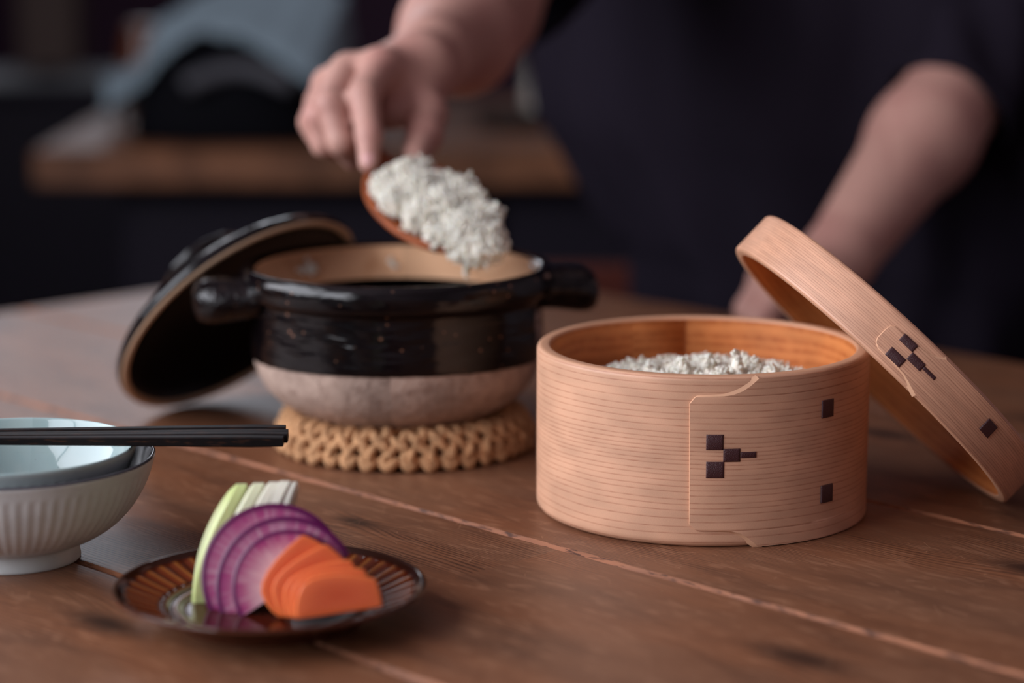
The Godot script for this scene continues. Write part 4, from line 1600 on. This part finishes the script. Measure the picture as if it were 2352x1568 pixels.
func background() -> void:
	# counter behind
	var t := thing("counter", Vector3(.2, FLOOR, -3.3), "dark kitchen counter with an orange brown wooden top in the blurred background", "counter")
	var o := -t.position
	var g := G.new()
	box(g, Vector3(-.595, -.0165, -3.75) + o, Vector3(1.5, .0295, -2.985) + o, .004)
	part(g, "counter_top", M.counter, t)
	g = G.new()
	box(g, Vector3(-.50, FLOOR + .002, -3.70) + o, Vector3(1.45, -.0165, -3.06) + o, .004)
	part(g, "cabinet_body", M.black_wood, t)
	for k in 4:
		g = G.new()
		box(g, Vector3(-.48 + .48 * k, FLOOR + .08, -3.06) + o, Vector3(-.02 + .48 * k, -.04, -3.045) + o, .004)
		part(g, "door", M.black_wood, t)
	# low dark sideboard at the left, farther back
	var s := thing("sideboard", Vector3(-.85, FLOOR, -4.0), "low dark sideboard at the far left behind the counter", "cabinet")
	g = G.new()
	box(g, Vector3(-.70, 0, -.15), Vector3(.55, .745, .2), .005)
	part(g, "cabinet_body", M.black_wood, s)
	g = G.new()
	box(g, Vector3(-.72, .745, -.15), Vector3(.57, .765, .22), .004)
	part(g, "cabinet_top", M.black_wood, s)
	# black bag under a blue grey cloth
	var bag := thing("black_bag", Vector3(-.36, .0295, -3.14), "black domed bag on the counter, half covered by a blue grey cloth", "bag")
	g = G.new()
	var rows := []
	for q in [[0.0, .128, .095], [.004, .132, .098], [.03, .126, .095], [.075, .106, .086], [.105, .086, .078], [.125, .066, .064], [.136, .040, .040], [.140, .0004, .0004]]:
		var row := PackedVector3Array()
		for i in 48:
			var a := TAU * i / 48.0
			row.append(Vector3(q[1] * signf(cos(a)) * absf(cos(a)) ** .75 - .02 * (q[0] / .14), q[0], q[2] * signf(sin(a)) * absf(sin(a)) ** .75))
		rows.append(row)
	g.skin(rows, true)
	g.fan(rows[0], true)
	part(g, "bag_body", M.black_cloth, bag)
	g = G.new()
	var path := PackedVector3Array()
	var rad := PackedFloat32Array()
	for i in 13:
		var u := i / 12.0
		path.append(Vector3(lerpf(-.05, .085, u), .075 + .020 * sin(u * PI), .100 - .012 * sin(u * PI)))
		rad.append(.012)
	tube(g, path, rad, 8)
	part(g, "strap", M.grey_strap, bag)
	# cloth thrown over it: front hem, crest, back hem
	g = G.new()
	var hem := [[-.160, .046, .050], [-.112, .072, .074], [-.084, .108, .088], [-.056, .130, .084], [-.028, .142, .078], [.016, .138, .080], [.061, .110, .090], [.096, .086, .096], [.128, .066, .090]]
	var crest := [[-.172, .075, -.02], [-.120, .098, .00], [-.100, .148, .00], [-.062, .172, -.01], [-.017, .195, -.02], [.050, .205, -.02], [.105, .205, -.02], [.146, .185, -.02], [.152, .110, -.01]]
	var back := [[-.180, .0, -.15], [-.170, .04, -.17], [-.140, .07, -.19], [-.09, .09, -.20], [-.02, .10, -.20], [.04, .10, -.20], [.10, .09, -.20], [.145, .06, -.18], [.165, .0, -.16]]
	var top := []
	var bot := []
	var nn := noise(301, 14.0, 2)
	for j in 13:
		var u := j / 12.0
		var r0 := PackedVector3Array()
		var r1 := PackedVector3Array()
		for i in 41:
			var f := i / 40.0 * 8.0
			var k := mini(int(f), 7)
			var q := []
			for set_ in [hem, crest, back]:
				var A: Array = set_[k]
				var B: Array = set_[k + 1]
				var e := smoothstep(0.0, 1.0, f - k) * .4 + (f - k) * .6
				q.append(Vector3(lerpf(A[0], B[0], e), lerpf(A[1], B[1], e), lerpf(A[2], B[2], e)))
			var p: Vector3 = q[0] * (1 - u) * (1 - u) + q[1] * 2 * u * (1 - u) * 1.0 + q[2] * u * u
			p = q[0].lerp(q[1], sin(u * PI * .5 / .6)) if u < .6 else q[1].lerp(q[2], (u - .6) / .4)
			p.y += .006 * nn.get_noise_2d(f * .12, u * .4)
			p.y = maxf(p.y, .004)
			r0.append(p)
			r1.append(p + Vector3(0, -.003, -.001))
		top.append(r0)
		bot.append(r1)
	var ring := []
	for j in 13:
		var row := PackedVector3Array(top[j])
		var rv := PackedVector3Array(bot[j])
		rv.reverse()
		row.append_array(rv)
		ring.append(row)
	g.skin(ring, true)
	for j in [0, 12]:
		for i in 40:
			if j == 0: g.quad(top[j][i + 1], top[j][i], bot[j][i], bot[j][i + 1])
			else: g.quad(top[j][i], top[j][i + 1], bot[j][i + 1], bot[j][i])
	var cl := part(g, "draped_cloth", M.blue_cloth)
	cl.position = bag.position
	tag(cl, "pale blue grey cloth draped over the black bag on the counter", "cloth")
	# small things on the counter
	var jar := thing("brown_jar", Vector3(-.535, .0295, -3.55), "small orange brown jar standing behind the cloth on the counter", "jar")
	g = G.new()
	lathe(g, curve([Vector2(.0004, 0), Vector2(.030, 0), Vector2(.034, .01), Vector2(.034, .07), Vector2(.028, .085), Vector2(.022, .092), Vector2(.0004, .093)], 4), 32)
	part(g, "jar_body", M.black_iron, jar)
	g = G.new()
	lathe(g, curve([Vector2(.0004, .06), Vector2(.0350, .060), Vector2(.0350, .075), Vector2(.0300, .105), Vector2(.024, .122), Vector2(.0004, .125)], 4), 32)
	part(g, "jar_cover", M.jar, jar)
	var cup := thing("white_cup", Vector3(.040, .0295, -3.36), "small white cup at the back of the counter between arm and shirt", "cup")
	g = G.new()
	lathe(g, curve([Vector2(.0004, 0), Vector2(.016, 0), Vector2(.018, .004), Vector2(.022, .03), Vector2(.020, .060), Vector2(.013, .085), Vector2(.011, .084), Vector2(.017, .058), Vector2(.019, .03), Vector2(.0004, .008)], 4), 32)
	part(g, "cup_body", M.white_china, cup)
	var pan := thing("black_pan", Vector3(-.005, .0295, -3.28), "shallow black pan on the counter to the right of the hand", "pan")
	g = G.new()
	lathe(g, curve([Vector2(.0004, 0), Vector2(.040, 0), Vector2(.047, .018), Vector2(.045, .018), Vector2(.038, .004), Vector2(.0004, .004)], 4), 40)
	part(g, "pan_body", M.black_iron, pan)
	g = G.new()
	box(g, Vector3(.045, .011, -.006), Vector3(.095, .017, .006), .002)
	part(g, "handle", M.black_iron, pan)
	# chair behind the table corner
	var ch := thing("wooden_chair", Vector3(-.06, FLOOR, -2.66), "reddish wooden chair behind the table corner, beside the shirt hem", "chair")
	g = G.new()
	box(g, Vector3(-.20, .42, -.20), Vector3(.20, .45, .20), .006)
	part(g, "seat", M.red_seat, ch)
	for e in [[-.18, -.18], [.18, -.18], [-.18, .18], [.18, .18]]:
		g = G.new()
		box(g, Vector3(e[0] - .016, 0, e[1] - .016), Vector3(e[0] + .016, .42, e[1] + .016), .003)
		part(g, "leg", M.red_seat, ch)
	for e in [-.18, .18]:
		g = G.new()
		box(g, Vector3(e - .014, .45, .165), Vector3(e + .014, .66, .19), .003)
		part(g, "back_post", M.red_seat, ch)
	g = G.new()
	box(g, Vector3(-.20, .62, .160), Vector3(.20, .685, .195), .006)
	part(g, "back_rail", M.red_seat, ch)
